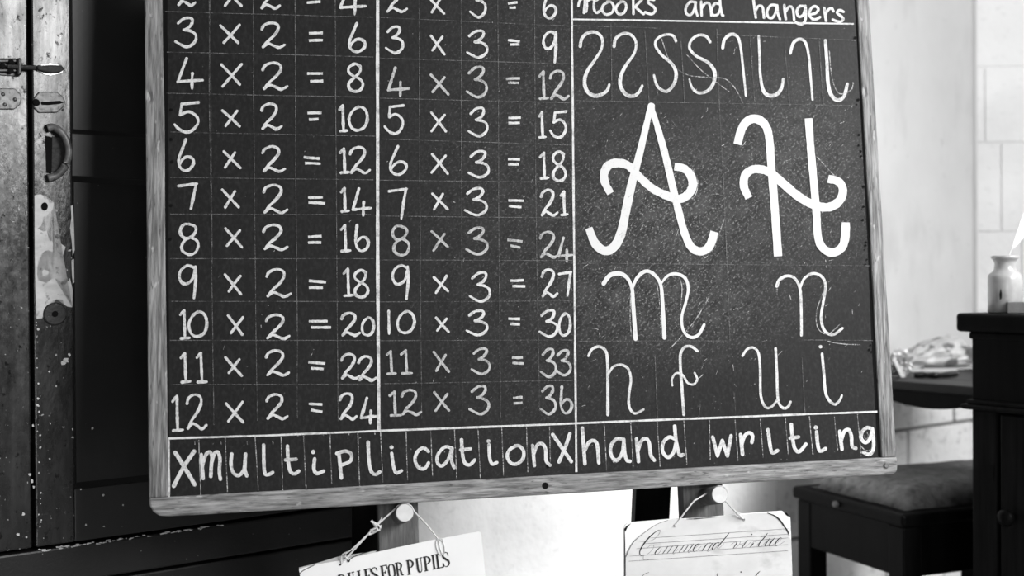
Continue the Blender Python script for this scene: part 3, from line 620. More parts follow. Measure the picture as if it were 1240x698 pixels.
glyphs('chalk_letter', C14, [('w', [9.6, 10.5, 10.5, 9.5, 9.5, 10], [(73, 206), (88, 150), (112, 116), (145, 108), (178, 130), (194, 178), (203, 290), (216, 450), (229, 636)]),
 ('w', [9, 9.3, 9.3, 9.6, 10.2, 10.2], [(346, 106), (354, 220), (366, 350), (376, 470), (382, 560), (400, 603), (436, 622), (472, 604), (486, 565), (489, 506)]),
 ('w', [9.2, 10, 10, 10, 10.3, 10.3, 10, 9.4], [(117, 412), (98, 368), (102, 326), (130, 303), (168, 303), (205, 318), (250, 358), (310, 408), (370, 440), (425, 447), (465, 422), (478, 382), (462, 350), (421, 338)])], 10, 'chalk_bold', 'large bold chalked capital H', False)
glyphs('chalk_letter', C15, [('w', [5, 5.5, 5, 4, 4.5, 5], [(136, 112), (160, 80), (195, 71), (228, 86), (250, 130), (256, 210), (265, 334)]), ('w', [2.6, 4.4, 4.2, 3.8, 4.4, 4.8], [(252, 132), (270, 90), (305, 62), (340, 76), (366, 118), (374, 200), (381, 330)]),
 ('w', [2.4, 3.8, 3.8, 3.2, 3.2, 4, 3.4], [(367, 112), (395, 80), (430, 73), (464, 90), (477, 132), (466, 190), (451, 245), (457, 300), (486, 328), (518, 318), (541, 277)])], 4.5, 'chalk_bold', 'chalked small letter m')
glyphs('chalk_letter', C15, [('w', [3, 3.4, 3.6, 3.8], [(75, 403), (90, 376), (120, 366), (145, 385), (152, 430), (153, 520), (153, 640)]), ('w', [2.4, 3, 3, 3.2, 2.8], [(156, 476), (175, 447), (205, 439), (235, 455), (246, 500), (238, 560), (240, 610), (262, 635), (297, 619)])], 3.4, 'chalk', 'chalked small letter h')
glyphs('chalk_letter', C15, [('w', [3.2, 3.2, 3.4, 3.6], [(514, 384), (490, 366), (464, 367), (447, 392), (445, 440), (452, 540), (459, 640)]), ('w', [2.2, 2.6, 2.6, 2.6], [(413, 523), (411, 497), (428, 473), (454, 480), (474, 511), (498, 518), (513, 498), (502, 472)])], 3.4, 'chalk', 'chalked small letter f')
glyphs('chalk_letter', C16, [('w', [3.8, 3.8, 3.2, 3.2, 3.2], [(235, 122), (246, 96), (275, 81), (306, 90), (328, 132), (333, 210), (334, 320)]), ('w', [2.4, 3.2, 3.4, 3, 3.4, 3], [(330, 127), (345, 92), (380, 71), (416, 84), (431, 122), (421, 190), (413, 250), (426, 300), (460, 318), (499, 292)])], 3.4, 'chalk', 'chalked small letter n')
glyphs('chalk_letter', C16, [('w', [2.8, 3, 3, 3.2, 2.6], [(97, 403), (114, 378), (140, 370), (161, 393), (168, 460), (170, 560), (188, 608), (214, 608), (240, 575)]), ('w', 3.2, [(230, 373), (235, 470), (240, 580), (260, 613), (280, 608), (290, 588)])], 3.2, 'chalk', 'chalked small letter u')
glyphs('chalk_letter', C16, [('w', [3.2, 3.4, 3.2, 2.4], [(417, 395), (424, 470), (431, 550), (448, 585), (470, 598), (488, 582), (497, 562)]), ('dot', 411, 366)], 3.4, 'chalk', 'chalked small letter i')
glyphs('chalk_word', C7, [[(125, 343), (170, 415), (216, 493)], [(214, 337), (165, 410), (118, 500)]], 4.8, 'chalk', 'chalked X before multiplication')
w7 = [[(247, 352), (252, 410), (256, 465)], [(252, 405), (268, 355), (286, 340), (297, 362), (294, 410), (292, 455)], [(296, 390), (310, 346), (326, 342), (335, 375), (332, 430), (337, 468)],
 [(390, 350), (387, 400), (398, 438), (424, 450), (448, 420), (455, 350)], [(455, 350), (452, 420), (461, 452)], [(540, 308), (541, 390), (546, 440), (562, 447), (583, 436)], [(652, 312), (655, 380), (665, 430), (685, 443), (705, 430)], [(643, 378), (693, 374)],
 [(780, 372), (776, 418), (790, 441), (822, 430)], ('dot', 773, 340), [(893, 345), (899, 400), (905, 462)], [(884, 347), (925, 336), (952, 352), (946, 384), (905, 402)], [(1031, 295), (1034, 370), (1044, 428), (1064, 446), (1086, 434)]]
glyphs('chalk_word', C7, w7, 4.2, 'chalk', 'chalked letters multipl, first half of multiplication')
w11 = [[(106, 390), (116, 460), (130, 493), (158, 482)], ('dot', 105, 358), [(300, 380), (274, 361), (242, 382), (229, 425), (248, 465), (280, 470), (301, 440)], [(425, 364), (388, 356), (350, 396), (348, 440), (372, 456), (404, 422), (425, 362)], [(425, 362), (422, 425), (436, 465)],
 [(475, 318), (481, 400), (494, 442), (520, 450), (545, 424)], [(470, 372), (522, 366)], [(620, 345), (624, 415), (638, 446), (662, 438)], ('dot', 618, 325), [(765, 350), (732, 368), (716, 402), (732, 438), (765, 446), (798, 420), (803, 380), (782, 352), (758, 350)],
 [(850, 348), (855, 400), (860, 455)], [(856, 395), (874, 348), (900, 339), (919, 368), (922, 428), (943, 453)]]
glyphs('chalk_word', C11, w11, 4.0, 'chalk', 'chalked letters ication, second half of multiplication')
glyphs('chalk_word', C11, [[(957, 290), (1005, 360), (1055, 433)], [(1048, 285), (1022, 360), (990, 435)]], 4.4, 'chalk', 'chalked X after multiplication')
glyphs('chalk_word', C17, [[(135, 155), (144, 280), (152, 387)], [(150, 300), (178, 248), (210, 236), (232, 268), (242, 381)], [(405, 230), (362, 224), (326, 260), (318, 312), (338, 354), (366, 360), (396, 310), (405, 228)], [(405, 228), (410, 310), (424, 362), (445, 370)],
 [(487, 225), (494, 300), (500, 372)], [(496, 300), (520, 237), (550, 224), (571, 256), (580, 330), (603, 364)], [(732, 222), (697, 214), (660, 252), (658, 308), (692, 344), (728, 312), (744, 250)], [(735, 142), (745, 240), (766, 326), (790, 328)]], 4.3, 'chalk', 'chalked word hand')
glyphs('chalk_word', Cr(680, 490, 5.368), [[(983, 213), (1014, 335)], [(1014, 335), (1045, 235)], [(1045, 235), (1078, 335)], [(1078, 335), (1102, 203)]], 4.2, 'chalk', 'chalked letter w of writing')
glyphs('chalk_word', C18, [[(90, 196), (97, 262), (103, 326)], [(98, 260), (118, 204), (148, 185), (168, 205), (163, 248)], [(272, 188), (282, 268), (296, 314), (331, 300)], ('dot', 267, 168), [(420, 130), (428, 220), (444, 290), (474, 306), (515, 258)], [(412, 220), (467, 212)],
 [(584, 178), (590, 250), (605, 303), (642, 288)], ('dot', 580, 150), [(735, 175), (742, 235), (750, 292)], [(742, 245), (764, 178), (792, 166), (810, 204), (815, 270), (840, 286)], [(945, 160), (912, 152), (880, 180), (873, 220), (902, 248), (932, 222), (946, 158)], [(946, 158), (955, 240), (950, 300), (925, 325), (888, 312)]], 4.3, 'chalk', 'chalked letters riting of writing')
# ruled lines
def lines(name, L, w, m, label):
    bm = bmesh.new()
    for l in L:
        n = len(l); P = []
        for i in range(n-1):
            for t in (0, .25, .5, .75): P.append((l[i][0]+(l[i+1][0]-l[i][0])*t, l[i][1]+(l[i+1][1]-l[i][1])*t))
        P.append(l[-1]); P = [(x+random.uniform(-.15, .15), y+random.uniform(-.15, .15)) for x, y in P]
        ribbon(bm, P, w, bmap, caps=False, k=3, wob=.3)
    o = finish(name, bm, m, slate); o['label'] = label
lines('ruled_line', [[(456.3, -90), (457.2, 0), (457.4, 300), (458.8, 522)]], 4.0, 'chalk_line', 'thick ruled line between the two times tables')
lines('ruled_line', [[(691.5, -88), (692.4, 0), (694.5, 240), (698, 572)]], 2.6, 'chalk_line', 'long ruled line left of the handwriting half')
lines('ruled_line', [[(204.3, 531.3), (309, 528.3)], [(309, 528.3), (458, 522.2), (698, 513), (871, 506), (1062.5, 498.8)]], 2.4, 'chalk_line', 'ruled line above the bottom title row')
lines('ruled_line', [[(693, 23.3), (1034, 29)]], 2.0, 'chalk_line', 'ruled line under the heading')
lines('ruled_line', [[(204.4, 531), (205, 603)]], 2.0, 'chalk_line', 'short upright ruled line at the bottom left')
hl = [((200, 14), (452, 21)), ((202, 63), (452, 69)), ((202, 113), (452, 118)), ((206, 160), (455, 165)), ((206, 215), (452, 218)), ((206, 259.5), (449, 260)), ((206, 313.5), (453, 313.5)), ((207, 365), (454, 365.5)), ((206, 412.5), (454, 412.5)), ((207, 466), (454, 465.4)),
 ((458, 21), (690, 31.6)), ((460, 70.6), (690, 77.4)), ((460, 119), (692, 124.7)), ((462, 168.5), (693.5, 175.8)), ((460, 218.4), (693.5, 221)), ((460, 261.8), (693, 264.2)), ((460, 315), (694, 315.8)), ((460, 365.8), (694, 364.6)), ((460, 413), (694, 412)), ((460, 465), (695, 461)),
 ((253, -85), (253.5, 120), (257.5, 400), (259, 515)), ((306, -85), (307, 120), (310, 400), (311.5, 510)), ((357, -85), (358, 200), (360, 420), (360, 507)), ((405.5, -85), (406.5, 120), (408.5, 400), (409.4, 510)),
 ((254.5, -85), (255.5, 150), (257, 320)), ((507, -85), (508.5, 250), (510.5, 508)), ((558, -85), (559, 250), (559.5, 507)), ((602.5, -85), (604, 250), (606, 507)), ((646.5, -85), (649, 250), (653.5, 507)),
 ((694, 31), (796, 34)), ((867, 42), (1036, 49)), ((694, 122), (1038, 128)), ((699, 319), (1054, 322)), ((700, 413.5), (880, 413)), ((970, 412), (1057, 412.6)), ((871, 124), (877, 240), (884, 413)), ((793, 430), (796, 508)), ((971, 433), (975, 502)), ((889, 475), (891, 506)),
 ((740, 30), (741, 124)), ((781, 37), (786, 122)), ((824, 38), (829, 124)), ((868, 35), (871, 126)), ((908, 40), (914, 124)), ((950, 48), (956, 126)), ((992, 50), (997, 126)), ((846, 506), (848, 490))]
lines('grid_lines', hl, .95, 'chalk_faint', 'faint ruled guide lines of the tables and letter boxes')
sep = [[C7(235, 280), C7(240, 400), C7(245, 545)], [C7(360, 272), C7(370, 530)], [C7(500, 270), C7(515, 520)], [C7(622, 265), C7(630, 525)], [C7(727, 260), C7(740, 520)], [C7(852, 258), C7(860, 490)], [C7(982, 252), C7(992, 510)]]
sep += [[C11(*a), C11(*b)] for a, b in (((47, 275), (60, 545)), ((182, 270), (190, 530)), ((312, 268), (322, 510)), ((438, 262), (450, 525)), ((562, 258), (575, 520)), ((688, 250), (697, 510)), ((818, 245), (825, 490)), ((940, 248), (945, 460)))]
sep += [[C17(*a), C17(*b)] for a, b in (((278, 125), (292, 430)), ((450, 120), (465, 410)), ((622, 115), (640, 405)), ((795, 105), (815, 390)), ((960, 95), (967, 360)), ((1127, 85), (1147, 370)))]
sep += [[C18(*a), C18(*b)] for a, b in (((218, 95), (237, 345)), ((380, 85), (400, 325)), ((537, 78), (560, 325)), ((700, 80), (722, 300)), ((850, 65), (875, 340)))]
sep += [[C7(x, 262+(217-x)*.02), C7(x+1, 276+(217-x)*.02)] for x in (700, 820, 940, 1062)] + [[C7(x, 290), C7(x+1, 305)] for x in (217, 340, 462, 583)]
lines('letter_box_lines', sep, .95, 'chalk_scratch', 'thin upright guide lines between the letters of the bottom row')
# stray chalk: scuffs, specks and half-rubbed strokes
bm = bmesh.new()
for (x0, x1, y0, y1, n, L) in ((700, 1045, 130, 320, 230, 9), (700, 1050, 320, 500, 170, 9), (700, 880, 230, 320, 120, 5), (465, 690, 20, 510, 90, 5), (210, 455, 20, 510, 50, 4), (700, 1035, 30, 125, 50, 7), (210, 1060, 530, 570, 40, 4)):
    for i in range(n):
        x = random.uniform(x0, x1); y = random.uniform(y0, y1); a = random.gauss(-.9, .5); l = random.uniform(.8, L*1.3)*random.random()**1.6
        ribbon(bm, [(x, y), (x+l*.5*math.cos(a), y+l*.5*math.sin(a)+random.uniform(-.4, .4)), (x+l*math.cos(a), y+l*math.sin(a))], random.uniform(.35, .7), bmap, caps=False, k=2)
for C, s in ((C15, [(405, 372), (440, 335), (500, 265), (560, 170)]), (C15, [(350, 110), (362, 200), (368, 330)]), (C15, [(440, 85), (452, 130), (445, 220)]), (C15, [(245, 150), (243, 260), (250, 330)]), (C16, [(420, 150), (395, 225), (400, 290), (440, 315), (490, 275)]), (C16, [(236, 160), (240, 110), (270, 88)]), (C12, [(375, 145), (410, 235), (470, 280), (540, 290), (610, 295), (650, 330), (680, 385)]), (C12, [(470, 205), (520, 260), (570, 300), (630, 345)]), (C12, [(1005, 190), (1015, 290), (1040, 350), (1085, 340), (1095, 310)]), (C14, [(380, 255), (430, 310), (490, 370)]), (C13, [(470, 300), (492, 350), (480, 405), (440, 425)]), (C13, [(500, 632), (540, 620), (570, 560), (595, 490)]), (C16, [(440, 345), (500, 355), (570, 358)]), (C18, [(890, 200), (905, 225), (920, 205), (912, 180)]), (C18, [(870, 270), (905, 300), (940, 290), (950, 250)]), (C17, [(655, 320), (690, 350), (735, 340)]), (C17, [(320, 350), (345, 380), (380, 362)])):
    ribbon(bm, [C(*p) for p in s], 1.0, bmap, caps=False)
tag(finish('chalk_scuffs', bm, 'chalk_scratch', slate), 'faint stray chalk scratches and specks')['kind'] = 'stuff'

# ------------------------------------------------------------------ hanging sheets
def sheet_map(pl, base): return lambda x, y, off: pt(x, y, pl, 0)+pl[1]*(base+off)
SH = (pt(470, 690, BOARD, .024), nB)
C30 = Cr(340, 580, 4.769)
rs = thing('notice_sheet', pt(475, 770, SH), 'white printed sheet headed RULES FOR PUPILS hanging tilted on string from the left peg', 'notice')
out = [(362, 690), (368, 687.5), (385, 683.5), (412, 679), (440, 672.6), (480, 663.5), (520, 655), (555, 648.5), (570, 645.5), (580, 644), (582.5, 646), (584, 660), (588, 698), (598, 805), (390, 850)]
sheet = finish('sheet', px_slab(out, SH, .0008, 0), 'paper', rs)
bk = [(362, 688), (382, 683), (412, 674), (434, 671), (456, 667.5), (440, 690), (400, 700), (365, 700)]
tag(finish('backing_card', px_slab(bk, SH, -.0006, -.0022), 'card', rs), 'grey backing card showing behind the top edge')
bm = bmesh.new(); sm = sheet_map(SH, .0011)
blob(bm, C30(391, 473), 1.9, sm, 14); blob(bm, C30(343, 497), 1.1, sm, 12)
for s in ([(105, 550), (130, 530), (165, 512), (195, 498)], [(395, 470), (420, 452), (470, 432), (515, 420)]): ribbon(bm, [C30(*p) for p in s], .9, sm, caps=False)
tag(finish('punched_hole', bm, 'dark_gap', sheet), 'dark punched hole and crease at the corner')
# Didone capitals
def serif(bm, ch, ox, oy, ex, ey, mp, wdt):
    T, t = .145, .045
    def m(P): return [(ox[0]+ex[0]*a*wdt+ey[0]*b, ox[1]+ex[1]*a*wdt+ey[1]*b) for a, b in P]
    hh = math.hypot(*ey); ww = math.hypot(*ex)*wdt
    def st(P, w): ribbon(bm, m(P), [q*hh for q in w] if isinstance(w, list) else w*hh, mp, caps=False, smooth=len(P) > 2, k=6)
    def stem(x, w=T, a=0, b=1): st([(x, a), (x, b)], w)
    def ser(x0, x1, y): st([(x0, y), (x1, y)], t*1.6)
    y0, y1 = .02, .98
    if ch == 'P': stem(.28); ser(.05, .5, y1); ser(.05, .55, y0); st([(.3, .03), (.62, .05), (.85, .2), (.85, .36), (.62, .51), (.3, .53)], [t, .08, T*.95, T*.95, .08, t])
    if ch == 'R': stem(.26); ser(.05, .48, y1); ser(.05, .5, y0); st([(.3, .03), (.6, .05), (.8, .18), (.78, .34), (.6, .48), (.3, .5)], [t, .08, T*.9, T*.9, .08, t]); st([(.45, .5), (.68, .62), (.74, .85), (.98, .96)], [t, .12, T, t])
    if ch == 'U': st([(.26, 0), (.26, .6), (.3, .88), (.5, .99), (.7, .9), (.76, .6), (.76, 0)], [T, T, T*.8, .06, t, t]); ser(.04, .48, y0); ser(.6, .95, y0)
    if ch == 'L': stem(.28); ser(.05, .5, y0); ser(.05, .95, y1); st([(.93, .7), (.93, 1)], .07)
    if ch == 'E': stem(.26); ser(.05, .92, y0); ser(.05, .95, y1); ser(.3, .65, .5); st([(.9, 0), (.9, .25)], .07); st([(.93, .72), (.93, 1)], .07); st([(.65, .38), (.65, .62)], .06)
    if ch == 'F': stem(.28); ser(.05, .92, y0); ser(.05, .52, y1); ser(.3, .66, .5); st([(.9, 0), (.9, .28)], .07); st([(.66, .38), (.66, .62)], .06)
    if ch == 'I': stem(.5); ser(.15, .85, y0); ser(.15, .85, y1)
    if ch == 'O': st([(.5, .01), (.2, .15), (.14, .5), (.2, .85), (.5, .99)], [t, T*.8, T, T*.8, t]); st([(.5, .01), (.8, .15), (.86, .5), (.8, .85), (.5, .99)], [t, T*.8, T, T*.8, t])
    if ch == 'S': st([(.82, .24), (.74, .06), (.48, .01), (.2, .12), (.2, .3), (.5, .48), (.8, .64), (.84, .84), (.55, .99), (.26, .94), (.14, .74)], [t, t, .07, T*.7, T, T*1.1, T, T*.7, .07, t, t]); st([(.84, .03), (.84, .28)], .05); st([(.13, .72), (.13, .99)], .05)
bm = bmesh.new()
for ch, p in zip('RULESFORPUPILS', (408.5, 420, 431.5, 440, 448, 459.5, 468.5, 477.5, 491, 502, 511.5, 521, 526, 534)):
    by = 669.8+(536-p)*.212
    serif(bm, ch, (p, by), None, (9.4 if ch != 'I' else 5.6, -1.9 if ch != 'I' else -1.15), (2.2, 17.2), sm, 1.0)
tag(finish('printed_heading', bm, 'ink', sheet), 'black printed heading RULES FOR PUPILS')
# string with knot from the left peg
pegL = pt(490, 621.5, BOARD, .045)
def sp(x, y, o): return pt(x, y, BOARD, o)
h1 = pt(*C30(350, 490), SH)+nB*.0015; h2 = pt(*C30(905, 345), SH)+nB*.0015; h3 = pt(*C30(935, 430), SH)+nB*.0015
nmid = sp(*C30(540, 285), .025)
bm = tube([h1, nmid, sp(*C30(650, 185), .020), sp(482, 613.5, .008), sp(489, 611, .008), sp(497, 612.5, .008), sp(*C30(775, 195), .012), sp(*C30(850, 275), .024), h2], .0011, 6)
merge(bm, tube([nmid, sp(*C30(420, 400), .031), sp(*C30(372, 440), .028), pt(*C30(391, 470), SH)+nB*.0015], .0009, 6))
merge(bm, tube([h1, pt(*C30(352, 440), SH)+nB*.004, sp(*C30(395, 420), .030)], .0009, 6))
for s in ([(905, 345), (895, 370), (905, 420), (925, 440), (945, 420), (938, 370), (912, 345)], [(905, 345), (925, 345), (940, 360)], [(908, 350), (918, 400), (930, 435)]): merge(bm, tube([pt(*C30(*q), SH)+nB*.0018 for q in s], .0006, 5))
kn = [(520, 245), (555, 280), (515, 300), (560, 300), (530, 250), (575, 285), (520, 320), (505, 318)]
merge(bm, tube([sp(*C30(*q), .026+.002*(i % 2)) for i, q in enumerate(kn)], .0012, 6))
merge(bm, tube([sp(*C30(*q), .026) for q in ((550, 270), (575, 240), (585, 222))], .0008, 5)); merge(bm, tube([sp(*C30(*q), .026) for q in ((548, 290), (570, 300), (578, 268))], .0009, 5)); merge(bm, tube([sp(*C30(*q), .026) for q in ((540, 265), (528, 245), (530, 240))], .0010, 5))
finish('string', bm, 'string', rs)

SH2 = (pt(860, 670, BOARD, .024), nB)
C31 = Cr(730, 570, 4.96)
cs = thing('copybook_card', pt(858, 770, SH2), 'aged handwriting copy card reading Commend virtue, hanging on string from the right peg', 'copy card')
bo = [C31(128, 345), C31(135, 325), C31(160, 312), C31(400, 292), C31(600, 285), C31(810, 262), C31(1000, 248), C31(1075, 243), C31(1105, 258), C31(1127, 285), C31(1132, 400), C31(1140, 700), C31(1150, 1100), C31(130, 1130)]
bo = [(q[0], q[1]) for q in bo]
back = finish('backing_sheet', px_slab(bo, SH2, -.0004, -.0022), 'paper', cs)
fr_ = [C31(*q) for q in ((137, 520), (150, 480), (180, 435), (240, 380), (320, 325), (390, 299), (450, 287), (520, 296), (560, 292), (680, 282), (720, 273), (790, 268), (860, 264), (935, 257), (990, 257), (1030, 275), (1060, 300), (1085, 335), (1105, 360), (1118, 390), (1130, 420), (1134, 520), (1138, 700), (1148, 1100), (132, 1128))]
page = finish('page', px_slab(fr_, SH2, .0008, -.0003), 'aged_paper', cs)
pm = sheet_map(SH2, .0010)
bm = bmesh.new(); pm0 = sheet_map(SH2, -.0001)
for s in ([(130, 350), (140, 335), (170, 318), (150, 340), (135, 370)],):
    poly(bm, [C31(*q) for q in s], pm0)
for s in ([(1085, 250), (1105, 256), (1125, 280), (1105, 272)],): poly(bm, [C31(*q) for q in s], pm0)
ribbon(bm, [C31(*q) for q in ((128, 350), (132, 450), (133, 640))], 1.0, pm0, caps=False)
tag(finish('worn_corner', bm, 'dark_gap', back), 'dark worn corners of the backing')
bm = bmesh.new()
for s in ([(285, 405), (1115, 350)], [(250, 440), (1120, 382)], [(200, 470), (1110, 405)], [(160, 515), (1110, 445)], [(155, 545), (1110, 482)]): ribbon(bm, [C31(*q) for q in s], .45, pm, caps=False)
ribbon(bm, [C31(*q) for q in ((137, 520), (180, 435), (240, 380), (320, 325), (390, 299))], .7, pm, caps=False)
tag(finish('ruled_lines', bm, 'pencil', page), 'pencilled guide lines')
bm = bmesh.new()
ribbon(bm, [C31(*q) for q in ((985, 255), (1030, 273), (1062, 300), (1088, 336), (1105, 360), (1120, 395))], [.6, 1.6, 1.8, 1.4, 1.9, .8], pm, caps=False, wob=.4)
ribbon(bm, [C31(*q) for q in ((500, 292), (560, 290), (680, 280))], [.4, 1.2, .4], pm, caps=False, wob=.5)
tag(finish('torn_edge', bm, 'ink', page), 'dark torn edge of the page')
bm = bmesh.new(); bh = bmesh.new()
Ca = Cr(765, 640, 12.4); Cb = Cr(860, 635, 12.4)
def ink(C, P, w=1.05): ribbon(bm, [C(*q) for q in P], [.5, w, w*.9, .5] if not isinstance(w, list) else w, pm, k=6)
def hair(C, P, w=.42): ribbon(bh, [C(*q) for q in P], w, pm, k=6)
ink(Ca, [(430, 38), (400, 30), (350, 58), (270, 125), (200, 205), (145, 285), (118, 350), (124, 400), (150, 416)], [.35, .5, .8, 1.5, 1.6, 1.4, 1.0, .8, .4])
hair(Ca, [(428, 40), (400, 95), (350, 150), (280, 185), (200, 200), (120, 190)]); hair(Ca, [(150, 416), (215, 400), (280, 350), (325, 290), (320, 255), (270, 260), (225, 305)]); hair(Ca, [(172, 412), (172, 460), (200, 480), (240, 470)])
def O(C, x, y, dx=0): # round o bowl
    ink(C, [(x+75, y-100), (x+30, y-60), (x, y-15), (x+15, y+10)], 1.3); hair(C, [(x+15, y+10), (x+60, y-20), (x+95, y-70), (x+85, y-108), (x+70, y-100)], .5)
O(Ca, 345, 390)
def D(C, x, y, l=1.0, w=1.0): ink(C, [(x+85*l, y-118*l), (x+45*l, y-60*l), (x, y)], w)
for x, y in ((455, 388), (525, 382)): D(Ca, x, y)
D(Ca, 612, 372, 1.0); hair(Ca, [(612, 372), (625, 386), (655, 360), (690, 310)])
for x, y in ((702, 366), (768, 362)): D(Ca, x, y)
D(Ca, 838, 352, 1.0); hair(Ca, [(838, 352), (852, 366), (890, 335), (930, 310)])
for x0, y0 in ((455, 388), (525, 382), (702, 366), (768, 362)): hair(Ca, [(x0+10, y0-20), (x0+70, y0-95), (x0+125, y0-122), (x0+150, y0-112)])
ink(Ca, [(1010, 232), (975, 245), (935, 290), (918, 335), (940, 352)], 1.25); hair(Ca, [(940, 300), (985, 270), (1015, 240), (1000, 230)]); hair(Ca, [(940, 352), (985, 325), (1040, 270)])
D(Ca, 1048, 343); D(Ca, 1128, 338, 1.0); hair(Ca, [(1058, 320), (1115, 245), (1170, 218), (1200, 228)]); hair(Ca, [(1128, 338), (1142, 348), (1180, 320), (1215, 275)])
ink(Cb, [(130, 275), (80, 290), (38, 345), (28, 380), (45, 388)], 1.2); hair(Cb, [(45, 388), (85, 350), (130, 290)], .5)
ink(Cb, [(282, 130), (220, 210), (150, 295), (105, 355)], [.7, 1.1, 1.3, .7]); hair(Cb, [(105, 355), (120, 370), (165, 330), (205, 290)])
ink(Cb, [(388, 272), (395, 285), (365, 330), (340, 370)], 1.15); hair(Cb, [(300, 320), (350, 280), (388, 270)]); hair(Cb, [(345, 368), (400, 340), (440, 290), (450, 262)])
ink(Cb, [(558, 240), (510, 300), (478, 345), (490, 358)], 1.0); hair(Cb, [(440, 300), (500, 290), (556, 242)]); hair(Cb, [(490, 358), (540, 330), (600, 275)]); blob(bm, Cb(620, 155), .8, pm)
ink(Cb, [(650, 285), (620, 320), (588, 352)], 1.15); hair(Cb, [(588, 352), (630, 290), (655, 262), (690, 270)])
ink(Cb, [(855, 138), (800, 210), (740, 280), (722, 325), (742, 342)], [.6, 1.0, 1.2, 1.0, .4]); hair(Cb, [(690, 320), (720, 290)]); hair(Cb, [(752, 192), (810, 182)], .7); hair(Cb, [(742, 342), (780, 320), (830, 270)])
ink(Cb, [(890, 212), (850, 265), (818, 318), (835, 335)], 1.1); hair(Cb, [(835, 335), (870, 310), (920, 240)]); ink(Cb, [(958, 208), (915, 265), (884, 318), (900, 330)], 1.1); hair(Cb, [(900, 330), (940, 310), (985, 270)])
ink(Cb, [(1058, 200), (1020, 225), (982, 275), (972, 312), (992, 328)], 1.2); hair(Cb, [(990, 285), (1040, 245), (1068, 212), (1050, 200)]); hair(Cb, [(992, 328), (1050, 300), (1110, 260)])
for P, w in (([(230, 650), (245, 625), (275, 612)], .6), ([(690, 650), (684, 626), (690, 616)], .9), ([(905, 650), (925, 622), (942, 605)], 1.2)): ink(C31, P, w)
blob(bm, C31(828, 610), .9, pm)
tag(finish('script_hairline', bh, 'pencil', page), 'fine grey hairlines of the handwriting')
tag(finish('script_writing', bm, 'ink', page), 'copperplate handwriting Commend virtue')
bm = bmesh.new(); blob(bm, C31(843, 296), 1.9, pm, 14)
tag(finish('punched_hole', bm, 'pencil', page), 'punched hole for the string')
bm = tube([pt(*C31(432, 330), SH2)+nB*.002, sp(*C31(490, 255), .026), sp(*C31(548, 183), .024), sp(861, 595, .008)], .0011, 6, smooth=False)
merge(bm, tube([sp(861, 595, .008), sp(864, 592, .008), sp(870, 589.2, .008), sp(877, 590.5, .008), sp(881, 596, .010)], .0011, 6))
merge(bm, tube([sp(881, 596, .010), sp(*C31(735, 185), .025), sp(*C31(795, 245), .020), pt(*C31(843, 292), SH2)+nB*.002], .0011, 6, smooth=False))
merge(bm, tube([sp(*C31(775, 225), .028), sp(*C31(810, 262), .031), pt(*C31(835, 288), SH2)+nB*.002], .0014, 6)); merge(bm, tube([sp(*C31(q, r), .031) for q, r in ((800, 258), (810, 268), (822, 258), (805, 250))], .0010, 5))
merge(bm, lathe(pt(*C31(432, 330), SH2), nB, [(0, .0022), (.002, .0020), (.003, .001)], 10))
finish('string', bm, 'string', cs)

# ------------------------------------------------------------------ piano-type stool by the wall
HS = .585
s0 = at_depth(1094, 623, 2.1); HS = s0.z
s0 = Vector((s0.x, s0.y, 0)); ex = Vector((.925, .38, 0)).normalized(); ey = Vector((-.38, .925, 0)).normalized()
SW, SD = .46, .315
st = thing('stool', s0+ex*SW/2+ey*SD/2, 'black wooden stool with worn leather pad, against the whitewashed wall', 'stool')
fb = lambda *a, **k: fbox(s0, ex, ey, *a, **k)
finish('seat_frame', fb(-.006, SW+.006, -.006, SD+.006, HS-.024, HS, bv=.006), 'black_wood', st)
bm = fb(.004, SW-.004, .004, .022, HS-.115, HS-.024, bv=.002)
for a in ((.004, SW-.004, SD-.022, SD-.004), (.004, .022, .022, SD-.022), (SW-.022, SW-.004, .022, SD-.022)): merge(bm, fb(*a, HS-.115, HS-.024, bv=.002))
finish('apron', bm, 'black_wood', st)
for (x, y) in ((0, 0), (SW-.045, 0), (SW-.045, SD-.045), (0, SD-.045)): finish('leg', fb(x+.002, x+.043, y+.002, y+.043, 0, HS-.026, bv=.003), 'black_wood', st)
# padded top
bm = bmesh.new(); nx, ny = 16, 12; gv = {}
for i in range(nx+1):
    for j in range(ny+1):
        u, v = i/nx, j/ny; e = min(u, 1-u)*SW; f = min(v, 1-v)*SD; d = min(e, f)
        h = .036*(1-max(0, 1-d/.045)**2.4)+.004*math.sin(math.pi*u)*math.sin(math.pi*v)+.0015*noise.noise(Vector((u*7, v*7, 0)))
        p = s0+ex*(.02+u*(SW-.04))+ey*(.02+v*(SD-.04)); gv[i, j] = bm.verts.new((p.x, p.y, HS+.0005+max(h, 0)))
for i in range(nx):
    for j in range(ny): bm.faces.new((gv[i, j], gv[i+1, j], gv[i+1, j+1], gv[i, j+1]))
low = [gv[i, 0] for i in range(nx+1)]+[gv[nx, j] for j in range(1, ny+1)]+[gv[i, ny] for i in range(nx-1, -1, -1)]+[gv[0, j] for j in range(ny-1, 0, -1)]
bm.faces.new(low[::-1])
finish('seat_pad', bm, 'leather', st, True)
c = s0+ey*.19+ex*(-.007)+Vector((0, 0, HS-.03)); c = at_depth(1022, 601, (s0+ey*.18).y); 
kb = s0+ey*.175+ex*(-.006)+Vector((0, 0, HS-.012))
finish('button', lathe(kb, -ex, [(0, .004), (.003, .0065), (.008, .006), (.011, .003)], 14), 'worn_brass', st, True)

# ------------------------------------------------------------------ wall shelf table behind it
zT = CAM_H-.205+.0
TA = pt(1081, 461, (Vector((0, 0, zT)), Vector((0, 0, 1)))); TB = pt(1176, 468.5, (Vector((0, 0, zT)), Vector((0, 0, 1))))
td = (TB-TA); td.z = 0; td.normalize()
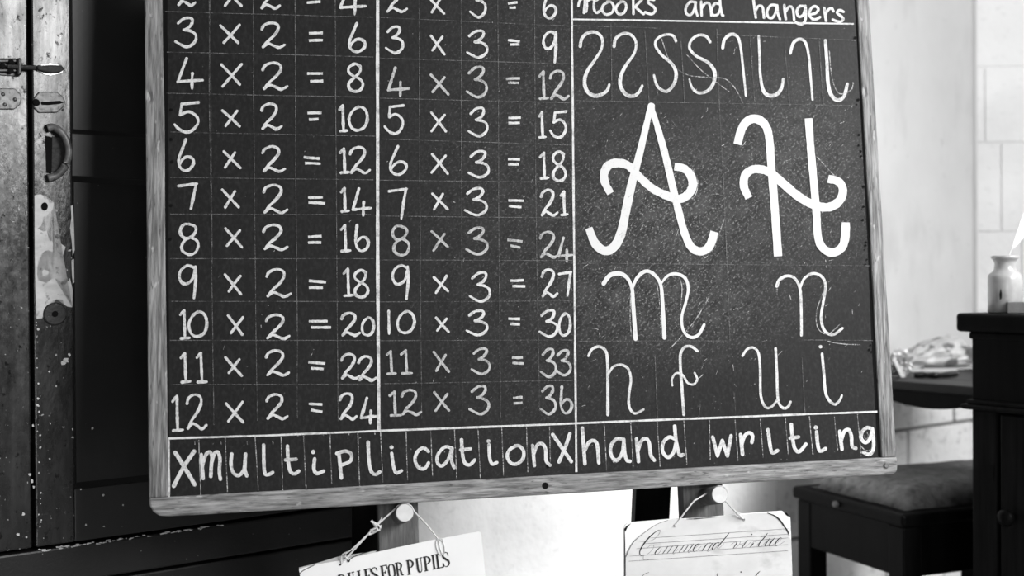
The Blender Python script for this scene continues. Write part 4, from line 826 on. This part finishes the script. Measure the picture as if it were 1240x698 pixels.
# where the end edge meets the wall
wall0 = DP0+WN*OFFW
s = -((TA-wall0).dot(WN)-.002)/td.dot(WN)
Aw = TA+td*s; Bf = TB+td*.03
tx = td; ty = WD
wl = (Bf-Aw).length
tl = .55
def tbx(a0, a1, b0, b1, z0, z1, bv=0, seg=2): # a along end edge from wall, b along the wall
    def q(a, b): 
        p = Aw+tx*a+WD*b; return p
    P = [q(a0, b0), q(a1, b0), q(a1, b1), q(a0, b1)]
    return prism([Vector((p.x, p.y, z0)) for p in P], [Vector((p.x, p.y, z1)) for p in P], bv, seg)
tl = min(tl, (uc - (Aw-DP0).dot(WD)) - .02)
sh = thing('wall_table', Vector((Aw.x, Aw.y, 0))+tx*wl/2+WD*tl/2+Vector((0, 0, zT-.16)), 'dark wooden wall-fixed table with wavy apron and papers on it, above the stool', 'table')
bm = tbx(.006, wl, 0, .11, zT-.018, zT, .003); merge(bm, tbx(.006, wl, .1115, tl*.6, zT-.018, zT, .003)); merge(bm, tbx(.006, wl, tl*.6+.0015, tl, zT-.018, zT, .003))
finish('tabletop', bm, 'table_wood', sh)
# wavy apron under the end
bm = bmesh.new(); fr, bk2 = [], []
N_ = 28
top = [];
for i in range(N_+1):
    a = .006+(wl-.012)*i/N_; t = i/N_
    dz = .020+.010*math.sin(t*math.pi*2.6+2.0)+.004*math.sin(t*9)
    fr.append((a, zT-.0185-dz)); 
pts = [(fr[0][0], zT-.0185)]+fr+[(fr[-1][0], zT-.0185)]
mk = lambda a, z, b: Vector(((Aw+tx*a+WD*b).x, (Aw+tx*a+WD*b).y, z))
finish('apron', prism([mk(a, z, .004) for a, z in pts], [mk(a, z, .022) for a, z in pts]), 'black_wood', sh)
for b in (.03, tl-.06):
    P = [(.008, zT-.0185), (.008, zT-.11), (.02, zT-.11), (.09, zT-.0185)]
    finish('bracket', prism([mk(a, z, b) for a, z in P], [mk(a, z, b+.022) for a, z in P], .002), 'black_wood', sh)
TOPZ = (Vector((0, 0, zT+.0005)), Vector((0, 0, 1)))
def tp(x, y, h=0): return pt(x, y, (Vector((0, 0, zT+.0006)), Vector((0, 0, 1))))+Vector((0, 0, h))
def flat_sheet(px, z0, th):
    P = [tp(x, y) for x, y in px]
    return prism([p+Vector((0, 0, z0)) for p in P], [p+Vector((0, 0, z0+th)) for p in P], .0004)
o = finish('papers', flat_sheet([(1096, 450.5), (1154, 452), (1161, 447.5), (1190, 446), (1186, 442.2), (1105, 446)], 0, .0025), 'aged_paper')
tag(o, 'flat light-edged papers under the wrapped packet on the dark wall table', 'papers')
o = finish('leaflet', flat_sheet([(1091, 449), (1119, 448.5), (1121, 445), (1100, 443.5)], .0030, .006), 'plastic_wrap')
tag(o, 'small pale leaflet lying left on the papers beside the wrapped packet', 'leaflet')
# dark pencil case / blade lying at the front of the table
bm = tube([tp(1107, 457, .004), tp(1118, 457, .005), tp(1130, 457.5, .005), tp(1142, 457, .005), tp(1158, 454.5, .004)], lambda t: .0045+.002*abs(math.sin(t*9)), 8)
tag(finish('penknife', bm, 'iron', None, True), 'dark slim knife-like tool lying at the front of the wall table', 'tool')
# crumpled wrapped packet
pcn = tp(1136, 446); pk_x = WD*.35+Vector((.9, -.2, 0)); pk_x.normalize(); pk_y = Vector((-pk_x.y, pk_x.x, 0))
bm = bmesh.new(); bmesh.ops.create_icosphere(bm, subdivisions=5, radius=1)
def sq(v, e): return math.copysign(abs(v)**e, v)
for v in bm.verts:
    d = v.co.normalized(); x, y, z = sq(d.x, .7)*.096, sq(d.y, .75)*.045, sq(d.z, .8)
    nz = noise.noise(d*2.3+Vector((4, 1, 2)))*.35+noise.noise(d*6)*.14
    hgt = .031*(1+nz*.9)*(.80+.25*math.cos(d.x*3.3-.6))
    z = (z*.5+.5)*hgt*2
    x *= 1+.10*noise.noise(d*4); y *= 1+.15*noise.noise(d*4+Vector((7, 0, 0)))
    p = pcn+pk_x*x+pk_y*(y)+Vector((0, 0, .0035+z*.92)); v.co = p
pk = finish('wrapped_packet', bm, 'plastic_wrap', None, True)
tag(pk, 'crumpled plastic-wrapped packet with dark patches, on the wall table', 'packet')
# crushed wrapper standing at the left, partly behind the board
bm = bmesh.new()
pc2 = tp(1090, 456)
bmesh.ops.create_icosphere(bm, subdivisions=4, radius=1)
for v in bm.verts:
    d = v.co.normalized(); k = 1+.5*noise.noise(d*2.6+Vector((1, 5, 0)))+.25*noise.noise(d*6)
    v.co = pc2+pk_x*d.x*.022*k+pk_y*(d.y*.016*k)+Vector((0, 0, .028+d.z*.026*k))
mz = min(v.co.z for v in bm.verts)
for v in bm.verts: v.co.z += zT+.0008-mz
wr = finish('crushed_wrapper', bm, 'foil', None, False)
tag(wr, 'crushed shiny wrapper at the left end of the wall table beside the board frame', 'wrapper')
P = [at_depth(x, y, pc2.y-.03) for x, y in ((1081, 436), (1084, 433), (1097, 457), (1091, 458.5))]
P = [p if p.z > zT+.001 else Vector((p.x, p.y, zT+.001)) for p in P]
tag(finish('folded_label', prism(P, [p+Vector((.004, .014, 0)) for p in P], .0003), 'paper', wr), 'white folded strip of the wrapper')

# ------------------------------------------------------------------ cabinet at the right
c0 = at_depth(1177, 500, 2.0); zl0 = c0.z; c0 = Vector((c0.x, c0.y, 0))
ax_ = Vector((.53, -.85, 0)).normalized(); bx_ = Vector((.85, .53, 0)).normalized()
cb = lambda *a, **k: fbox(c0, ax_, bx_, *a, **k)
CWD, CDP = .50, .36
ztop = at_depth(1163, 379.5, 2.0).z; zs_ = at_depth(1163, 402, 2.0).z
zl1 = at_depth(1170, 488, 2.0).z; zl0 = at_depth(1170, 498, 2.0).z
cab = thing('cabinet', c0+ax_*CWD/2+bx_*CDP/2, 'tall dark wooden cabinet with slab top, moulded ledge and round knob, at the right edge', 'cabinet')
finish('top_slab', cb(-.022, CWD+.02, -.014, CDP+.02, zs_, ztop, bv=.006, seg=3), 'black_wood', cab)
bm = cb(0, CWD, 0, CDP, zl1, zs_, bv=.002); merge(bm, cb(-.004, CWD, -.003, CDP, zs_-.012, zs_, bv=.003))
finish('upper_case', bm, 'black_wood', cab)
bm = cb(-.016, CWD+.012, -.012, CDP+.01, zl0+.003, zl1-.002, bv=.0045, seg=3); merge(bm, cb(-.007, CWD+.006, -.006, CDP+.005, zl1-.003, zl1+.006, bv=.003))
finish('ledge_moulding', bm, 'dark_wood', cab)
aS = .0
def a_at(x, y):   # distance along the visible face for a pixel
    pl = (c0, -bx_ if (-bx_).y < 0 else bx_); p = pt(x, y, pl); return (p-c0).dot(ax_), p.z
a1, _ = a_at(1207.5, 600); a2, _ = a_at(1212, 600)
bm = cb(.0, a1, .0, .03, 0, zl0+.003, bv=.002)
merge(bm, cb(0.001, CWD, .012, CDP, 0, zl0+.002)); merge(bm, cb(CWD-.04, CWD, 0, .03, 0, zl0+.003, bv=.002))
merge(bm, cb(a1-.002, CWD-.03, .0015, .03, 0, .09, bv=.002))
carc = finish('carcass', bm, 'dark_wood', cab)
dr = finish('door', cb(a2, CWD-.043, -.001, .020, .095, zl0-.001, bv=.002), 'dark_wood', cab)
ka, kz = a_at(1226, 626); kp_ = c0+ax_*ka+Vector((0, 0, kz))
finish('knob', lathe(kp_, -bx_, [(0, .007), (.006, .006), (.010, .011), (.016, .0145), (.022, .0135), (.026, .008), (.027, .003)], 24), 'black_wood', dr, True)
ha, hz = a_at(1196, 576)
bm = bmesh.new()
def cmap(x, y, off): a, z = a_at(x, y); return c0+ax_*a-bx_*(.0009+off)+Vector((0, 0, z))
poly(bm, [(1190, 585), (1192, 568), (1198, 562), (1204, 564), (1203, 580), (1198, 586)], cmap)
tag(finish('worn_keyhole', bm, 'dark_gap', carc), 'dark worn keyhole in the stile')

# ------------------------------------------------------------------ things on the cabinet
jc = c0+ax_*.026+bx_*.036; jc.z = ztop+.0004
want = at_depth(1217, 345, jc.y); jc.x = want.x
k = .0272
jar = thing('ink_jar', jc, 'glazed pale stoneware ink bottle holding a white quill, on the dark cabinet', 'jar')
prof = [(0, k*.93), (.002, k), (.055, k*1.0), (.060, k*.985), (.064, k*.93), (.069, k*.70), (.074, k*.63), (.082, k*.60), (.088, k*.68), (.0905, k*.80), (.094, k*.80), (.0955, k*.72), (.0955, k*.50), (.085, k*.45), (.05, k*.5), (.004, k*.5)]
finish('body', lathe(jc, Vector((0, 0, 1)), prof, 40), 'stoneware', jar, True)
pj = (Vector((jc.x, jc.y-k-.0006, 0)), Vector((0, -1, 0)))
bm = bmesh.new(); ang = -.19
cc = jc+Vector((k*math.sin(ang), -k*math.cos(ang), 0)); 
q = [at_depth(x, y, jc.y-k*.985-.0004) for x, y in ((1212, 350), (1213.5, 356), (1213, 362), (1211, 363), (1210.4, 357))]
bm = prism(q, [p+Vector((0, .0012, 0)) for p in q])
tag(finish('glaze_chip', bm, 'dark_gap', jar), 'dark chip in the glaze')
# quill
b0 = jc+Vector((.000, 0, .012)); m0 = at_depth(1224, 304, jc.y); m1 = at_depth(1241, 258, jc.y-.004); m2 = at_depth(1262, 205, jc.y-.01)
b0 = m0+(m0-m1)*.9
qu = thing('quill', b0, 'white feather quill standing in the stoneware ink bottle', 'quill')
finish('shaft', tube([b0, m0, m1, m2, m2+(m2-m1)*1.2+Vector((.012, 0, 0))], lambda t: .0014*(1-.7*t), 8), 'feather', qu, True)
bm = bmesh.new(); S = catmull([m0.lerp(m1, .1), m1, m2, m2+(m2-m1)*1.25+Vector((.012, 0, 0))], 8); a, b_ = [], []
n = len(S)
for i, p in enumerate(S):
    t = i/(n-1); w = .020*math.sin(math.pi*min(1, t*1.05+.04))**.8 if t < .96 else .0005
    a.append(bm.verts.new(p+Vector((w*.95, 0, -w*.25)))); b_.append(bm.verts.new(p-Vector((w*.10, .001, -w*.05))))
for i in range(n-1): bm.faces.new((a[i], a[i+1], b_[i+1], b_[i]))
ge = bmesh.ops.solidify(bm, geom=bm.faces[:], thickness=.0006)
finish('vane', bm, 'feather', qu)
# small closed book beside the jar
bk0 = c0+ax_*.055+bx_*.012
P = at_depth(1220, 381, jc.y-.035); bz = ztop+.0004
bo_ = Vector((P.x, P.y, 0)); exb = Vector((.93, -.36, 0)).normalized(); eyb = Vector((.36, .93, 0)).normalized()
hB = .0185
bkx = thing('small_book', bo_+Vector((0, 0, bz)), 'small dark closed book lying beside the ink bottle on the cabinet', 'book')
bm = fbox(bo_, exb, eyb, 0, .085, 0, .004, bz, bz+hB, bv=.0012); merge(bm, fbox(bo_, exb, eyb, 0, .085, .004, .012, bz, bz+.002, bv=.0005)); merge(bm, fbox(bo_, exb, eyb, 0, .085, .004, .012, bz+hB-.002, bz+hB, bv=.0005))
finish('cover', bm, 'book_cover', bkx)
finish('pages', fbox(bo_, exb, eyb, .002, .083, .004, .011, bz+.002, bz+hB-.002), 'aged_paper', bkx)
